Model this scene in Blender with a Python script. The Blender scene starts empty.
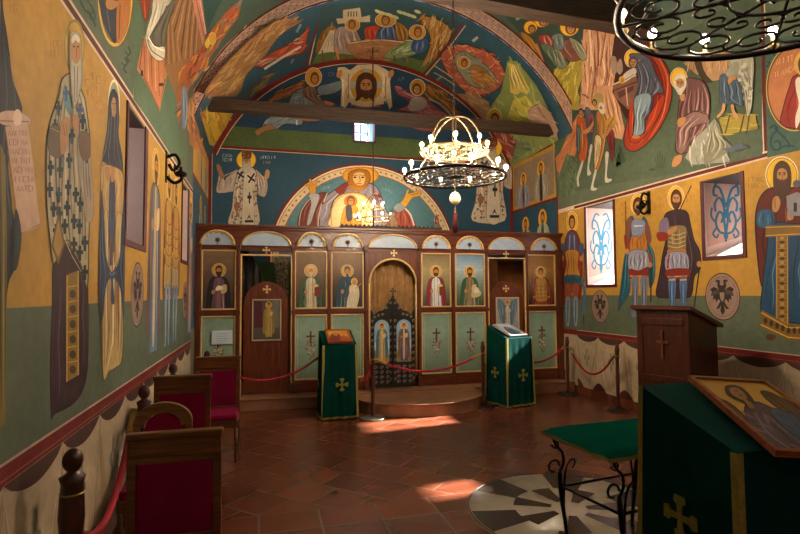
BULB_E = 1100
import bpy, bmesh, math, random
import numpy as np
from mathutils import Vector, Matrix
from mathutils.geometry import tessellate_polygon
R = random.Random(7)
pi = math.pi
# ---------------------------------------------------------------- camera
F = 523.2
YAW, PITCH, ROLL = 0.2604, 0.04997, -0.00538
EYE = Vector((0, 0, 1.7))
XL, XR, D, YE = -0.945, 5.224, 8.344, 10.194
CX = 2.14
YB = -2.6            # rear wall of the nave
YR = 7.9             # plane where the nave vault meets the altar vault
fw = Vector((math.sin(YAW)*math.cos(PITCH), math.cos(YAW)*math.cos(PITCH), math.sin(PITCH)))
r0 = Vector((math.cos(YAW), -math.sin(YAW), 0)); u0 = r0.cross(fw)
rt = r0*math.cos(ROLL)+u0*math.sin(ROLL); up = rt.cross(fw)
def ray(x, y): return fw*F + rt*(x-400) - up*(y-267)
def onY(x, y, Y): d = ray(x, y); return EYE + d*(Y/d.y)
def onX(x, y, X): d = ray(x, y); return EYE + d*(X/d.x)
def onZ(x, y, Z): d = ray(x, y); return EYE + d*((Z-1.7)/d.z)
cam_d = bpy.data.cameras.new('camera'); cam = bpy.data.objects.new('camera', cam_d)
bpy.context.scene.collection.objects.link(cam)
cam_d.sensor_width = 36; cam_d.lens = F/800*36; cam_d.clip_start = 0.05
M3 = Matrix((rt, up, -fw)).transposed()
cam.matrix_world = Matrix.Translation(EYE) @ M3.to_4x4()
sc = bpy.context.scene; sc.camera = cam
COL = sc.collection
# ---------------------------------------------------------------- materials
def lin(c):
    if isinstance(c, str):
        c = c.lstrip('#'); c = [int(c[i:i+2], 16)/255 for i in (0, 2, 4)]
    return tuple(((v/12.92) if v <= .04045 else ((v+.055)/1.055)**2.4) for v in c[:3]) + (1,)
_M = {}
def mat(name, col, rough=.5, metal=0, spec=.5, noise=0, scale=8, bump=0, stretch=None, emis=0, coat=0, sheen=0):
    if name in _M: return _M[name]
    m = bpy.data.materials.new(name); m.use_nodes = True; nt = m.node_tree; b = nt.nodes['Principled BSDF']
    b.inputs['Base Color'].default_value = lin(col); b.inputs['Roughness'].default_value = rough
    b.inputs['Metallic'].default_value = metal; b.inputs['Specular IOR Level'].default_value = spec
    b.inputs['Coat Weight'].default_value = coat; b.inputs['Sheen Weight'].default_value = sheen
    if emis: b.inputs['Emission Color'].default_value = lin(col); b.inputs['Emission Strength'].default_value = emis
    if noise or bump:
        tc = nt.nodes.new('ShaderNodeTexCoord'); mp = nt.nodes.new('ShaderNodeMapping'); nt.links.new(tc.outputs['Object'], mp.inputs[0])
        if stretch: mp.inputs['Scale'].default_value = stretch
        n = nt.nodes.new('ShaderNodeTexNoise'); n.inputs['Scale'].default_value = scale; n.inputs['Detail'].default_value = 6
        nt.links.new(mp.outputs[0], n.inputs['Vector'])
        if noise:
            r = nt.nodes.new('ShaderNodeValToRGB'); c = lin(col)
            r.color_ramp.elements[0].position = .3; r.color_ramp.elements[1].position = .72
            r.color_ramp.elements[0].color = tuple(v*(1-noise) for v in c[:3])+(1,)
            r.color_ramp.elements[1].color = tuple(min(1, v*(1+noise)) for v in c[:3])+(1,)
            nt.links.new(n.outputs[0], r.inputs[0]); nt.links.new(r.outputs[0], b.inputs['Base Color'])
        if bump:
            bp = nt.nodes.new('ShaderNodeBump'); bp.inputs['Strength'].default_value = bump; bp.inputs['Distance'].default_value = .01
            nt.links.new(n.outputs[0], bp.inputs['Height']); nt.links.new(bp.outputs[0], b.inputs['Normal'])
    _M[name] = m; return m
def paint_mat(name, rough, spec, amp, scale):
    m = bpy.data.materials.new(name); m.use_nodes = True; nt = m.node_tree; b = nt.nodes['Principled BSDF']
    b.inputs['Roughness'].default_value = rough; b.inputs['Specular IOR Level'].default_value = spec
    at = nt.nodes.new('ShaderNodeVertexColor'); at.layer_name = 'Col'
    tc = nt.nodes.new('ShaderNodeTexCoord')
    prev = at.outputs[0]
    for sc_, a_ in ((scale, amp), (scale*9, amp*.8)):
        n = nt.nodes.new('ShaderNodeTexNoise'); n.inputs['Scale'].default_value = sc_; n.inputs['Detail'].default_value = 5
        nt.links.new(tc.outputs['Object'], n.inputs['Vector'])
        mr = nt.nodes.new('ShaderNodeMapRange'); mr.inputs[1].default_value = .3; mr.inputs[2].default_value = .7
        mr.inputs[3].default_value = 1-a_; mr.inputs[4].default_value = 1+a_
        nt.links.new(n.outputs[0], mr.inputs[0])
        mx = nt.nodes.new('ShaderNodeVectorMath'); mx.operation = 'SCALE'
        nt.links.new(prev, mx.inputs[0]); nt.links.new(mr.outputs[0], mx.inputs['Scale']); prev = mx.outputs[0]
    nt.links.new(prev, b.inputs['Base Color'])
    return m
FRESCO = paint_mat('fresco_plaster', .62, .3, .13, 1.8)
ICONP = paint_mat('icon_paint', .35, .4, .10, 9)
def wood_mat(name, c1, c2, rough=.35, scale=5, axis=2, coat=.15):
    m = bpy.data.materials.new(name); m.use_nodes = True; nt = m.node_tree; b = nt.nodes['Principled BSDF']
    b.inputs['Roughness'].default_value = rough; b.inputs['Coat Weight'].default_value = coat
    tc = nt.nodes.new('ShaderNodeTexCoord'); mp = nt.nodes.new('ShaderNodeMapping'); nt.links.new(tc.outputs['Object'], mp.inputs[0])
    s = [9, 9, 9]; s[axis] = .7; mp.inputs['Scale'].default_value = s
    n = nt.nodes.new('ShaderNodeTexNoise'); n.inputs['Scale'].default_value = scale; n.inputs['Detail'].default_value = 8; n.inputs['Distortion'].default_value = .6
    nt.links.new(mp.outputs[0], n.inputs['Vector'])
    r = nt.nodes.new('ShaderNodeValToRGB'); r.color_ramp.elements[0].position = .3; r.color_ramp.elements[1].position = .7
    r.color_ramp.elements[0].color = lin(c1); r.color_ramp.elements[1].color = lin(c2)
    nt.links.new(n.outputs[0], r.inputs[0]); nt.links.new(r.outputs[0], b.inputs['Base Color'])
    bp = nt.nodes.new('ShaderNodeBump'); bp.inputs['Strength'].default_value = .15; nt.links.new(n.outputs[0], bp.inputs['Height']); nt.links.new(bp.outputs[0], b.inputs['Normal'])
    return m
WOOD = wood_mat('walnut_wood', '#3c1a0e', '#6c3319')
WOODH = wood_mat('walnut_wood_horizontal', '#3c1a0e', '#6c3319', axis=0)
WOODL = wood_mat('lectern_wood', '#2f150b', '#522613')
CHW = wood_mat('chair_wood', '#472a12', '#7a4e24', axis=0)
BEAM = wood_mat('old_beam_wood', '#1d130c', '#463222', rough=.7, axis=0, coat=0)
GOLD = mat('gilded_trim', '#cdab70', .45, .1, noise=.15, scale=20)
IRON = mat('black_iron', '#17130f', .45, .7)
IRONL = mat('bronze_iron', '#6a5a42', .4, .6)
# ---------------------------------------------------------------- object helpers
def link(o, parent=None, **kw):
    COL.objects.link(o)
    if parent: o.parent = parent
    for k, v in kw.items(): o[k] = v
    return o
def empty(name, loc=(0, 0, 0), rz=0, label=None, category=None, group=None):
    o = bpy.data.objects.new(name, None); o.empty_display_size = .1; o.location = loc; o.rotation_euler = (0, 0, rz)
    link(o)
    if label: o['label'] = label
    if category: o['category'] = category
    if group: o['group'] = group
    return o
def tag(o, label=None, category=None, group=None, kind=None):
    for k, v in (('label', label), ('category', category), ('group', group), ('kind', kind)):
        if v: o[k] = v
    return o
class MB:
    def __init__(s): s.v = []; s.f = []; s.sm = []
    def add(s, vs, fs, smooth=False):
        n = len(s.v); s.v += [tuple(v) for v in vs]; s.f += [tuple(i+n for i in f) for f in fs]; s.sm += [smooth]*len(fs); return s
    def box(s, x0, x1, y0, y1, z0, z1, M=None):
        vs = [Vector((x, y, z)) for x in (x0, x1) for y in (y0, y1) for z in (z0, z1)]
        if M: vs = [M @ v for v in vs]
        return s.add(vs, [(0, 1, 3, 2), (4, 6, 7, 5), (0, 4, 5, 1), (2, 3, 7, 6), (0, 2, 6, 4), (1, 5, 7, 3)])
    def bbox(s, x0, x1, y0, y1, z0, z1, b=.004, M=None):
        bm = bmesh.new(); bmesh.ops.create_cube(bm, size=1)
        for v in bm.verts: v.co = Vector((x0+(v.co.x+.5)*(x1-x0), y0+(v.co.y+.5)*(y1-y0), z0+(v.co.z+.5)*(z1-z0)))
        bmesh.ops.bevel(bm, geom=bm.edges[:], offset=min(b, .45*min(abs(x1-x0), abs(y1-y0), abs(z1-z0))), segments=2, affect='EDGES', profile=.6)
        bm.verts.index_update()
        s.add([(M @ v.co) if M else v.co.copy() for v in bm.verts], [[v.index for v in f.verts] for f in bm.faces]); bm.free(); return s
    def tube(s, pts, r, seg=8, closed=False, caps=True):
        pts = [Vector(p) for p in pts]; n = len(pts); rr = r if isinstance(r, (list, tuple)) else [r]*n
        vs = []; nrm = None
        for i, p in enumerate(pts):
            a = pts[(i-1) % n] if (closed or i > 0) else p; b = pts[(i+1) % n] if (closed or i < n-1) else p
            t = (b-a).normalized() if (b-a).length > 1e-9 else Vector((0, 0, 1))
            if nrm is None:
                nrm = t.cross(Vector((0, 0, 1)));
                if nrm.length < .2: nrm = t.cross(Vector((1, 0, 0)))
            nrm = (nrm - t*nrm.dot(t)).normalized(); bn = t.cross(nrm)
            for k in range(seg):
                an = 2*pi*k/seg; vs.append(p+(nrm*math.cos(an)+bn*math.sin(an))*rr[i])
        fs = []
        for i in range(n if closed else n-1):
            for k in range(seg):
                a, b = i*seg+k, i*seg+(k+1) % seg; c, d = ((i+1) % n)*seg+(k+1) % seg, ((i+1) % n)*seg+k
                fs.append((a, b, c, d))
        if caps and not closed: fs += [tuple(range(seg))[::-1], tuple((n-1)*seg+k for k in range(seg))]
        return s.add(vs, fs, True)
    def lathe(s, prof, seg=20, c=(0, 0, 0)):
        vs = []; m = len(prof)
        for r, z in prof:
            for k in range(seg):
                a = 2*pi*k/seg; vs.append((c[0]+r*math.cos(a), c[1]+r*math.sin(a), c[2]+z))
        fs = [(i*seg+k, i*seg+(k+1) % seg, (i+1)*seg+(k+1) % seg, (i+1)*seg+k) for i in range(m-1) for k in range(seg)]
        fs += [tuple(range(seg))[::-1], tuple((m-1)*seg+k for k in range(seg))]
        return s.add(vs, fs, True)
    def prism(s, poly, y0, y1, M=None, smooth=False):
        """poly in (x,z), extruded from y0 to y1"""
        n = len(poly); vs = [Vector((p[0], y, p[1])) for y in (y0, y1) for p in poly]
        if M: vs = [M @ v for v in vs]
        tri = tessellate_polygon([[Vector((p[0], p[1], 0)) for p in poly]])
        fs = [tuple(t) for t in tri] + [tuple(i+n for i in t)[::-1] for t in tri]
        fs += [(i, (i+1) % n, (i+1) % n+n, i+n) for i in range(n)]
        return s.add(vs, fs, smooth)
    def obj(s, name, m, parent=None, **kw):
        me = bpy.data.meshes.new(name); me.from_pydata(s.v, [], s.f)
        me.polygons.foreach_set('use_smooth', s.sm); me.materials.append(m); me.update()
        bm = bmesh.new(); bm.from_mesh(me); bmesh.ops.recalc_face_normals(bm, faces=bm.faces[:]); bm.to_mesh(me); bm.free()
        o = bpy.data.objects.new(name, me); return link(o, parent, **kw)
def copy_tree(o, parent=None):
    c = o.copy(); COL.objects.link(c); c.parent = parent
    for ch in list(o.children): copy_tree(ch, c)
    return c
def cr(pts, closed=True, n=4):
    """Catmull-Rom smoothing of a list of 2-tuples"""
    out = []; m = len(pts)
    rng = range(m if closed else m-1)
    for i in rng:
        g = lambda k: pts[k % m] if closed else pts[max(0, min(m-1, k))]
        p0, p1, p2, p3 = g(i-1), g(i), g(i+1), g(i+2)
        for k in range(n):
            t = k/n
            out.append(tuple(.5*((2*p1[j])+(p2[j]-p0[j])*t+(2*p0[j]-5*p1[j]+4*p2[j]-p3[j])*t*t+(-p0[j]+3*p1[j]-3*p2[j]+p3[j])*t**3) for j in range(len(p1))))
    if not closed: out.append(tuple(pts[-1]))
    return out
# ---------------------------------------------------------------- painted surfaces
def lerpc(a, b, t):
    a, b = a.lstrip('#'), b.lstrip('#'); return '#'+''.join('%02x' % int(int(a[i:i+2], 16)*(1-t)+int(b[i:i+2], 16)*t) for i in (0, 2, 4))
EPS = .00015
class Surf:
    """a real surface that carries paint; 2-D coordinates (a,b) on it, polygons are stacked coats"""
    def __init__(s): s.polys = []; s.bb = []; s.T = None; s.cuts = []; s.clip = None; s.last = '#808080'
    def set(s, x0=0, y0=0, k=1.0): s.T = (x0, y0, k); return s
    def metric(s): s.T = None; return s
    def _m(s, p):
        if s.T is None: return (p[0], p[1])
        return s.uv(s.T[0]+p[0]/s.T[2], s.T[1]+p[1]/s.T[2])
    def P(s, col, pts, smooth=False, layer=None, keep=True):
        if isinstance(pts, str):
            v = [float(t) for t in pts.replace(',', ' ').split()]; pts = list(zip(v[::2], v[1::2]))
        if smooth: pts = cr(pts)
        if keep: s.last = col
        q = [s._m(p) for p in pts]; s.raw(col, q, layer); return pts
    def S(s, col, pts, smooth=True):   # smooth shape
        q = s.P(col, pts, True); xs = [p[0] for p in q]; ys = [p[1] for p in q]
        s.L(lerpc(col, '#140c08', .62), list(q)+[q[0]], .02*min(max(xs)-min(xs), max(ys)-min(ys)), smooth=False); return q
    def raw(s, col, q, layer=None):
        if s.clip:
            for ax, lim, sg in ((0, s.clip[0], 1), (1, s.clip[1], 1), (0, s.clip[2], -1), (1, s.clip[3], -1)):
                o = []
                for i in range(len(q)):
                    a, b = q[i-1], q[i]; da, db = (a[ax]-lim)*sg, (b[ax]-lim)*sg
                    if (da < 0) != (db < 0): t = da/(da-db); o.append((a[0]+(b[0]-a[0])*t, a[1]+(b[1]-a[1])*t))
                    if db >= 0: o.append(b)
                q = o
                if len(q) < 3: return
        xs = [p[0] for p in q]; ys = [p[1] for p in q]; b = (min(xs), min(ys), max(xs), max(ys))
        if layer is None:
            layer = 1
            if s.bb:
                A = np.array(s.bb)
                h = (A[:, 0] < b[2]) & (A[:, 2] > b[0]) & (A[:, 1] < b[3]) & (A[:, 3] > b[1])
                if h.any(): layer = int(A[h, 4].max())+1
        if layer > 0: s.bb.append((*b, layer))
        s.polys.append((layer, lin(col), q))
    def E(s, col, cx, cy, rx, ry=None, n=20, rot=0, layer=None):
        ry = rx if ry is None else ry; c, d = math.cos(rot), math.sin(rot)
        s.P(col, [(cx+rx*math.cos(t)*c-ry*math.sin(t)*d, cy+rx*math.cos(t)*d+ry*math.sin(t)*c) for t in [2*pi*i/n for i in range(n)]], layer=layer)
    def L(s, col, pts, w, smooth=True, taper=False, layer=None):
        if isinstance(pts, str):
            v = [float(t) for t in pts.replace(',', ' ').split()]; pts = list(zip(v[::2], v[1::2]))
        if smooth and len(pts) > 2: pts = cr(pts, False, 3)
        n = len(pts); l = []; r = []
        for i in range(n):
            a = pts[max(0, i-1)]; b = pts[min(n-1, i+1)]; dx, dy = b[0]-a[0], b[1]-a[1]; m = math.hypot(dx, dy) or 1
            ww = w/2*(1-.8*abs(2*i/(n-1)-1)**1.5 if taper else 1)
            l.append((pts[i][0]-dy/m*ww, pts[i][1]+dx/m*ww)); r.append((pts[i][0]+dy/m*ww, pts[i][1]-dx/m*ww))
        s.P(col, l+r[::-1], layer=layer, keep=False)
    def folds(s, pts, cols, n=5, w=2, rnd=.25, lo=.0, hi=1.0):
        """painted drapery lines running down inside a shape"""
        if isinstance(pts, str):
            v = [float(t) for t in pts.replace(',', ' ').split()]; pts = list(zip(v[::2], v[1::2]))
        cols = [lerpc(c, s.last, .12) for c in ([cols] if isinstance(cols, str) else cols)]; y0 = min(p[1] for p in pts); y1 = max(p[1] for p in pts)
        def ext(y):
            xs = []; m = len(pts)
            for i in range(m):
                a, b = pts[i], pts[(i+1) % m]
                if (a[1]-y)*(b[1]-y) < 0: xs.append(a[0]+(b[0]-a[0])*(y-a[1])/(b[1]-a[1]))
            return (min(xs), max(xs)) if len(xs) > 1 else None
        for k in range(n):
            t = (k+.5)/n+R.uniform(-rnd, rnd)/n; f0 = lo+(hi-lo)*R.uniform(.04, .3); f1 = lo+(hi-lo)*R.uniform(.7, .97); line = []
            for j in range(5):
                y = y0+(y1-y0)*(f0+(f1-f0)*j/4); e = ext(y)
                if e: line.append((e[0]+(e[1]-e[0])*(.06+.88*(t+.03*math.sin(j*2+k))), y))
            if len(line) > 2: s.L(cols[k % len(cols)], line, w*R.uniform(.7, 1.4), taper=True)
    def robe(s, col, pts, fc, n=5, w=2, edge='#3a2a22', ew=1.2, smooth=True):
        q = s.P(col, pts, smooth)
        if n: s.folds(q, fc if isinstance(fc, (list, tuple)) else [fc], n, w)
        if ew: s.L(edge, list(q)+[q[0]], ew, smooth=False)
        return q
    def dabs(s, pts, cols, n, w, l, ang=0, spread=.5):
        if isinstance(pts, str):
            v = [float(t) for t in pts.replace(',', ' ').split()]; pts = list(zip(v[::2], v[1::2]))
        x0 = min(p[0] for p in pts); x1 = max(p[0] for p in pts); y0 = min(p[1] for p in pts); y1 = max(p[1] for p in pts)
        def ins(x, y):
            c = False; m = len(pts)
            for i in range(m):
                a, b = pts[i], pts[(i+1) % m]
                if (a[1] > y) != (b[1] > y) and x < (b[0]-a[0])*(y-a[1])/(b[1]-a[1])+a[0]: c = not c
            return c
        k = 0; g = 0; cols = [lerpc(c, s.last, .30) for c in cols]
        while k < n and g < n*20:
            g += 1; x = R.uniform(x0, x1); y = R.uniform(y0, y1)
            if not ins(x, y): continue
            t = ang+R.uniform(-spread, spread); dx, dy = math.cos(t)*l/2*R.uniform(.5, 1.3), math.sin(t)*l/2*R.uniform(.5, 1.3)
            s.L(R.choice(cols), [(x-dx, y-dy), (x+R.uniform(-.1, .1)*l, y+R.uniform(-.1, .1)*l), (x+dx, y+dy)], w*R.uniform(.6, 1.3), taper=True); k += 1
    def build(s, splits, material, parent=None):
        """splits: list of (name, test(a,b)) -> objects"""
        bm = bmesh.new(); cl = bm.loops.layers.float_color.new('Col') if False else None
        cid = bm.faces.layers.int.new('cid'); cols = []
        for layer, col, q in s.polys:
            if len(q) > 3:
                try: tri = tessellate_polygon([[Vector((p[0], p[1], 0)) for p in q]])
                except Exception: continue
            else: tri = [(0, 1, 2)]
            vs = [bm.verts.new((p[0], p[1], layer*EPS)) for p in q]; cols.append(col)
            for t in tri:
                if len(set(t)) < 3: continue
                try: f = bm.faces.new([vs[i] for i in t]); f[cid] = len(cols)-1
                except ValueError: pass
        for ax, c in s.cuts:
            n = Vector((1, 0, 0)) if ax == 0 else Vector((0, 1, 0))
            bmesh.ops.bisect_plane(bm, geom=bm.verts[:]+bm.edges[:]+bm.faces[:], plane_co=n*c, plane_no=n, dist=1e-6)
        out = []
        faces = {nm: [] for nm, _ in splits}
        for f in bm.faces:
            c = f.calc_center_median()
            for nm, test in splits:
                if test(c.x, c.y): faces[nm].append(f); break
        for nm, _ in splits:
            vs = []; fs = []; fc = []
            for f in faces[nm]:
                n0 = len(vs); P = [s.xyz(v.co.x, v.co.y, v.co.z) for v in f.verts]
                nr = (P[1]-P[0]).cross(P[2]-P[0]); want = s.normal(f.verts[0].co.x, f.verts[0].co.y)
                if nr.dot(want) < 0: P = P[::-1]
                vs += P; fs.append(tuple(range(n0, n0+len(P)))); fc.append(cols[f[cid]])
            me = bpy.data.meshes.new(nm); me.from_pydata(vs, [], fs)
            at = me.color_attributes.new('Col', 'FLOAT_COLOR', 'CORNER')
            buf = []
            for f, c in zip(fs, fc): buf += list(c)*len(f)
            at.data.foreach_set('color', buf); me.materials.append(material); me.update()
            out.append(link(bpy.data.objects.new(nm, me), parent))
        bm.free(); return out
class PlaneS(Surf):
    def __init__(s, o, u, v):
        super().__init__(); s.o = Vector(o); s.u = Vector(u).normalized(); s.v = Vector(v).normalized(); s.n = s.u.cross(s.v).normalized()
        if s.n.dot(EYE-s.o) < 0: s.n = -s.n
    def xyz(s, a, b, off=0): return s.o+s.u*a+s.v*b+s.n*off
    def normal(s, a, b): return s.n
    def uv(s, x, y):
        d = ray(x, y); t = (s.o-EYE).dot(s.n)/d.dot(s.n); p = EYE+d*t-s.o; return (p.dot(s.u), p.dot(s.v))
class VaultS(Surf):
    """cross-section: left wall, arc, right wall; a = Y, b = length along the section starting at the left floor"""
    def __init__(s, cx, cz, rad, y0, y1):
        super().__init__(); s.cz = cz; s.rad = rad; s.cx = cx; s.y0, s.y1 = y0, y1
        s.th = math.asin((cx-XL)/rad); s.tr = math.asin((XR-cx)/rad); s.zs = cz+rad*math.cos(s.th); s.zr = cz+rad*math.cos(s.tr); s.arc = (s.th+s.tr)*rad
        s.bR = s.zs+s.arc; n = 30
        s.cuts = [(1, s.zs+s.arc*i/n) for i in range(n+1)]
    def xyz(s, a, b, off=0):
        if b <= s.zs: return Vector((XL+off, a, b))
        if b >= s.bR: return Vector((XR-off, a, s.zr-(b-s.bR)))
        # the vault is faceted along its length; paint follows the facets exactly
        st = s.arc/30; i = min(29, int((b-s.zs)/st)); f = (b-s.zs)/st-i; t0 = -s.th+i*st/s.rad; t1 = t0+st/s.rad; r = s.rad-off
        x = math.sin(t0)*(1-f)+math.sin(t1)*f; z = math.cos(t0)*(1-f)+math.cos(t1)*f
        return Vector((s.cx+r*x, a, s.cz+r*z))
    def normal(s, a, b):
        if b <= s.zs: return Vector((1, 0, 0))
        if b >= s.bR: return Vector((-1, 0, 0))
        t = -s.th+(b-s.zs)/s.rad; return Vector((-math.sin(t), 0, -math.cos(t)))
    def uv(s, x, y):
        d = ray(x, y)
        X = XL if d.x < 0 else XR; t = X/d.x; z = 1.7+d.z*t
        if z < (s.zs if d.x < 0 else s.zr): return (d.y*t, z if d.x < 0 else s.bR+(s.zr-z))
        ox, oz = -s.cx, 1.7-s.cz; A = d.x**2+d.z**2; B = 2*(ox*d.x+oz*d.z); C = ox*ox+oz*oz-s.rad**2
        t = (-B+math.sqrt(B*B-4*A*C))/(2*A); px, pz = ox+d.x*t, oz+d.z*t
        return (d.y*t, s.zs+(math.atan2(px, pz)+s.th)*s.rad)
    def wr(s, _, z): return s.bR+(s.zr-z)    # b of a height on the right wall
# ================================================================ PAINTED WALLS AND VAULTS
N = VaultS(2.24, 3.25, 3.46, YB, YR)      # nave
A = VaultS(2.19, 3.12, 3.32, YR, YE)      # altar bay
W = PlaneS((0, YE, 0), (1, 0, 0), (0, 0, 1))   # east end wall
RG = PlaneS((0, YR, 0), (1, 0, 0), (0, 0, 1))  # face of the transverse arch
HL = [(4.13, 4.80, 2.10, 3.10), (6.88, 7.50, 2.13, 3.10), (0.4, 1.1, 2.10, 3.10)]
HR = [(6.87, 7.56, 1.82, 3.12), (4.66, 5.17, 2.12, 3.05), (1.5, 2.15, 2.0, 3.05), (-1.4, -.7, 2.0, 3.05)]
OCH, GRN, TEAL, NAVY, RED, CRM = '#b58a38', '#586350', '#39534c', '#264a60', '#6e1d18', '#d9c9ac'
SKIN, SKIN2, HALO, HALO2 = '#b07f50', '#7a4f30', '#d9a62c', '#b8822a'
def zone(S, y0, y1, b0, b1, col, holes=()):
    ys = sorted({y0, y1, *[min(max(v, y0), y1) for h in holes for v in h[:2]]}); bs = sorted({b0, b1, *[min(max(v, b0), b1) for h in holes for v in h[2:]]})
    for i in range(len(ys)-1):
        for j in range(len(bs)-1):
            cy, cb = (ys[i]+ys[i+1])/2, (bs[j]+bs[j+1])/2
            if any(h[0] < cy < h[1] and h[2] < cb < h[3] for h in holes): continue
            S.raw(col, [(ys[i], bs[j]), (ys[i+1], bs[j]), (ys[i+1], bs[j+1]), (ys[i], bs[j+1])], 0)
def rect(S, a0, a1, b0, b1, col, layer=None): S.raw(col, [(a0, b0), (a1, b0), (a1, b1), (a0, b1)], layer)
ZB0, ZB1, ZG, ZC0, ZC1 = .97, 1.06, 1.65, 3.13, 3.20
for z0, z1, c in ((0, ZB0, '#b3a084'), (ZB0, ZG, GRN), (ZG, ZC0, OCH), (ZC0, N.zs, GRN)):
    zone(N, YB, YR, z0, z1, c, HL)
    if z1 == N.zs: z1 = N.zr
    zone(N, YB, YR, N.wr(0, z1), N.wr(0, z0), c, [(h[0], h[1], N.wr(0, h[3]), N.wr(0, h[2])) for h in HR])
zone(N, YB, YR, N.zs, N.bR, '#46594e')
N.metric()
for side in (0, 1):
    b = (lambda z: z) if side == 0 else (lambda z: N.wr(0, z))
    rect(N, YB, YR, b(ZB0), b(ZB1), RED); rect(N, YB, YR, b(ZB1-.012), b(ZB1), '#b49c88'); rect(N, YB, YR, b(ZB0+.018), b(ZB0+.024), '#8d5d4c')
    rect(N, YB, YR, b(ZC0), b(ZC1), '#5a1c1c'); rect(N, YB, YR, b(ZC0-.012), b(ZC0+.008), '#cdb9a2'); rect(N, YB, YR, b(ZC1-.02), b(ZC1), '#cdb9a2')
    # painted hanging cloth of the dado
    Y = YB; per = .62; i = 0
    while Y < YR:
        Y1 = min(YR, Y+per)
        N.raw('#4a332c', [(Y+(Y1-Y)*k/10, b(ZB0-.09*math.sin(pi*k/10)**.7)) for k in range(11)])
        N.raw('#54281f', [(Y, b(0))]+[(Y+(Y1-Y)*k/10, b(.15+.10*math.cos(2*pi*k/10))) for k in range(11)]+[(Y1, b(0))])
        if Y > 1.2:
            for k in range(14):
                t = R.uniform(-.5, .5); x0 = Y+R.choice((0, Y1-Y)); 
                x1 = x0+t*per*.9; c = R.choice(('#9a876c', '#8d7a62', '#c6b599', '#a88f63', '#bfae92'))
                if not (YB < x1 < YR): continue
                w = R.uniform(.006, .014)
                N.raw(c, [(x0, b(ZB0-.03)), (x0+w*.4, b(ZB0-.03)), (x0+(x1-x0)*.6+w, b(.5)), (x1+w, b(.24)), (x1, b(.24)), (x0+(x1-x0)*.6-w*.3, b(.5))], 3+k)
            N.raw('#7f8272', [(Y+per*.5+.05*math.cos(t)*(1+.5*math.cos(4*t)), b(.62+.11*math.sin(t)*(1+.4*math.cos(4*t)))) for t in [2*pi*k/24 for k in range(24)]], 20)
            N.raw('#a9a189', [(Y+per*.5+.025*math.cos(t), b(.62+.05*math.sin(t))) for t in [2*pi*k/12 for k in range(12)]], 21)
        Y += per
    # scene dividers
    rect(N, 4.30, 4.36, b(ZC1), b([N.zs, N.zr][side]), '#5a1c1c'); rect(N, 4.285, 4.30, b(ZC1), b([N.zs, N.zr][side]), '#cdb9a2'); rect(N, 4.36, 4.375, b(ZC1), b([N.zs, N.zr][side]), '#cdb9a2')
    rect(N, 4.30, 4.36, *(sorted((b(N.zs), N.zs+1.6 if side == 0 else N.bR-1.6))), '#5a1c1c')
def eagle(S, a, b, r, sg=1):
    S.metric(); cir = lambda k, n=26: [(a+r*k*.86*math.cos(2*pi*i/n), b+sg*r*k*math.sin(2*pi*i/n)) for i in range(n)]
    S.raw('#33261f', cir(1.0)); S.raw('#94796c', cir(.955)); S.raw('#7d655a', cir(.86)); S.raw('#8f766a', cir(.82))
    d = '#2d231f'
    for m in (-1, 1):
        q = lambda L: [(a+m*x*r*.8, b+sg*y*r) for x, y in L]
        S.raw(d, q([(0, .45), (.12, .5), (.1, .68), (.3, .72), (.42, .62), (.26, .62), (.28, .45), (.2, .3), (.5, .42), (.74, .3), (.62, .2), (.7, .02), (.55, .05), (.56, -.15), (.42, -.08), (.4, -.25), (.22, -.1), (.12, -.2), (.3, -.42), (.42, -.5), (.22, -.52), (.1, -.36), (.14, -.6), (.0, -.78)]))
        for k in range(5): S.L('#6a5a50', q([(.18+.08*k, .32-.02*k), (.26+.09*k, .1-.01*k)]), .006, False)
    S.raw('#8a7568', [(a+x*r*.12, b+sg*y*r*.22) for x, y in ((-1, .8), (1, .8), (.8, -.4), (0, -1), (-.8, -.4))])
eagle(N, 4.56, 1.70, .26); eagle(N, 7.28, 1.62, .24)
eagle(N, 7.25, N.wr(0, 1.47), .26, -1); eagle(N, 4.96, N.wr(0, 1.64), .28, -1)
def halo(S, x, y, rx, ry, c1=HALO, c2='#8a5a22', rim='#efe0b8', n=26):
    S.E(rim, x, y, rx*1.06, ry*1.06, n); S.E(c2, x, y, rx, ry, n); S.E(c1, x, y, rx*.95, ry*.95, n)
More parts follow.
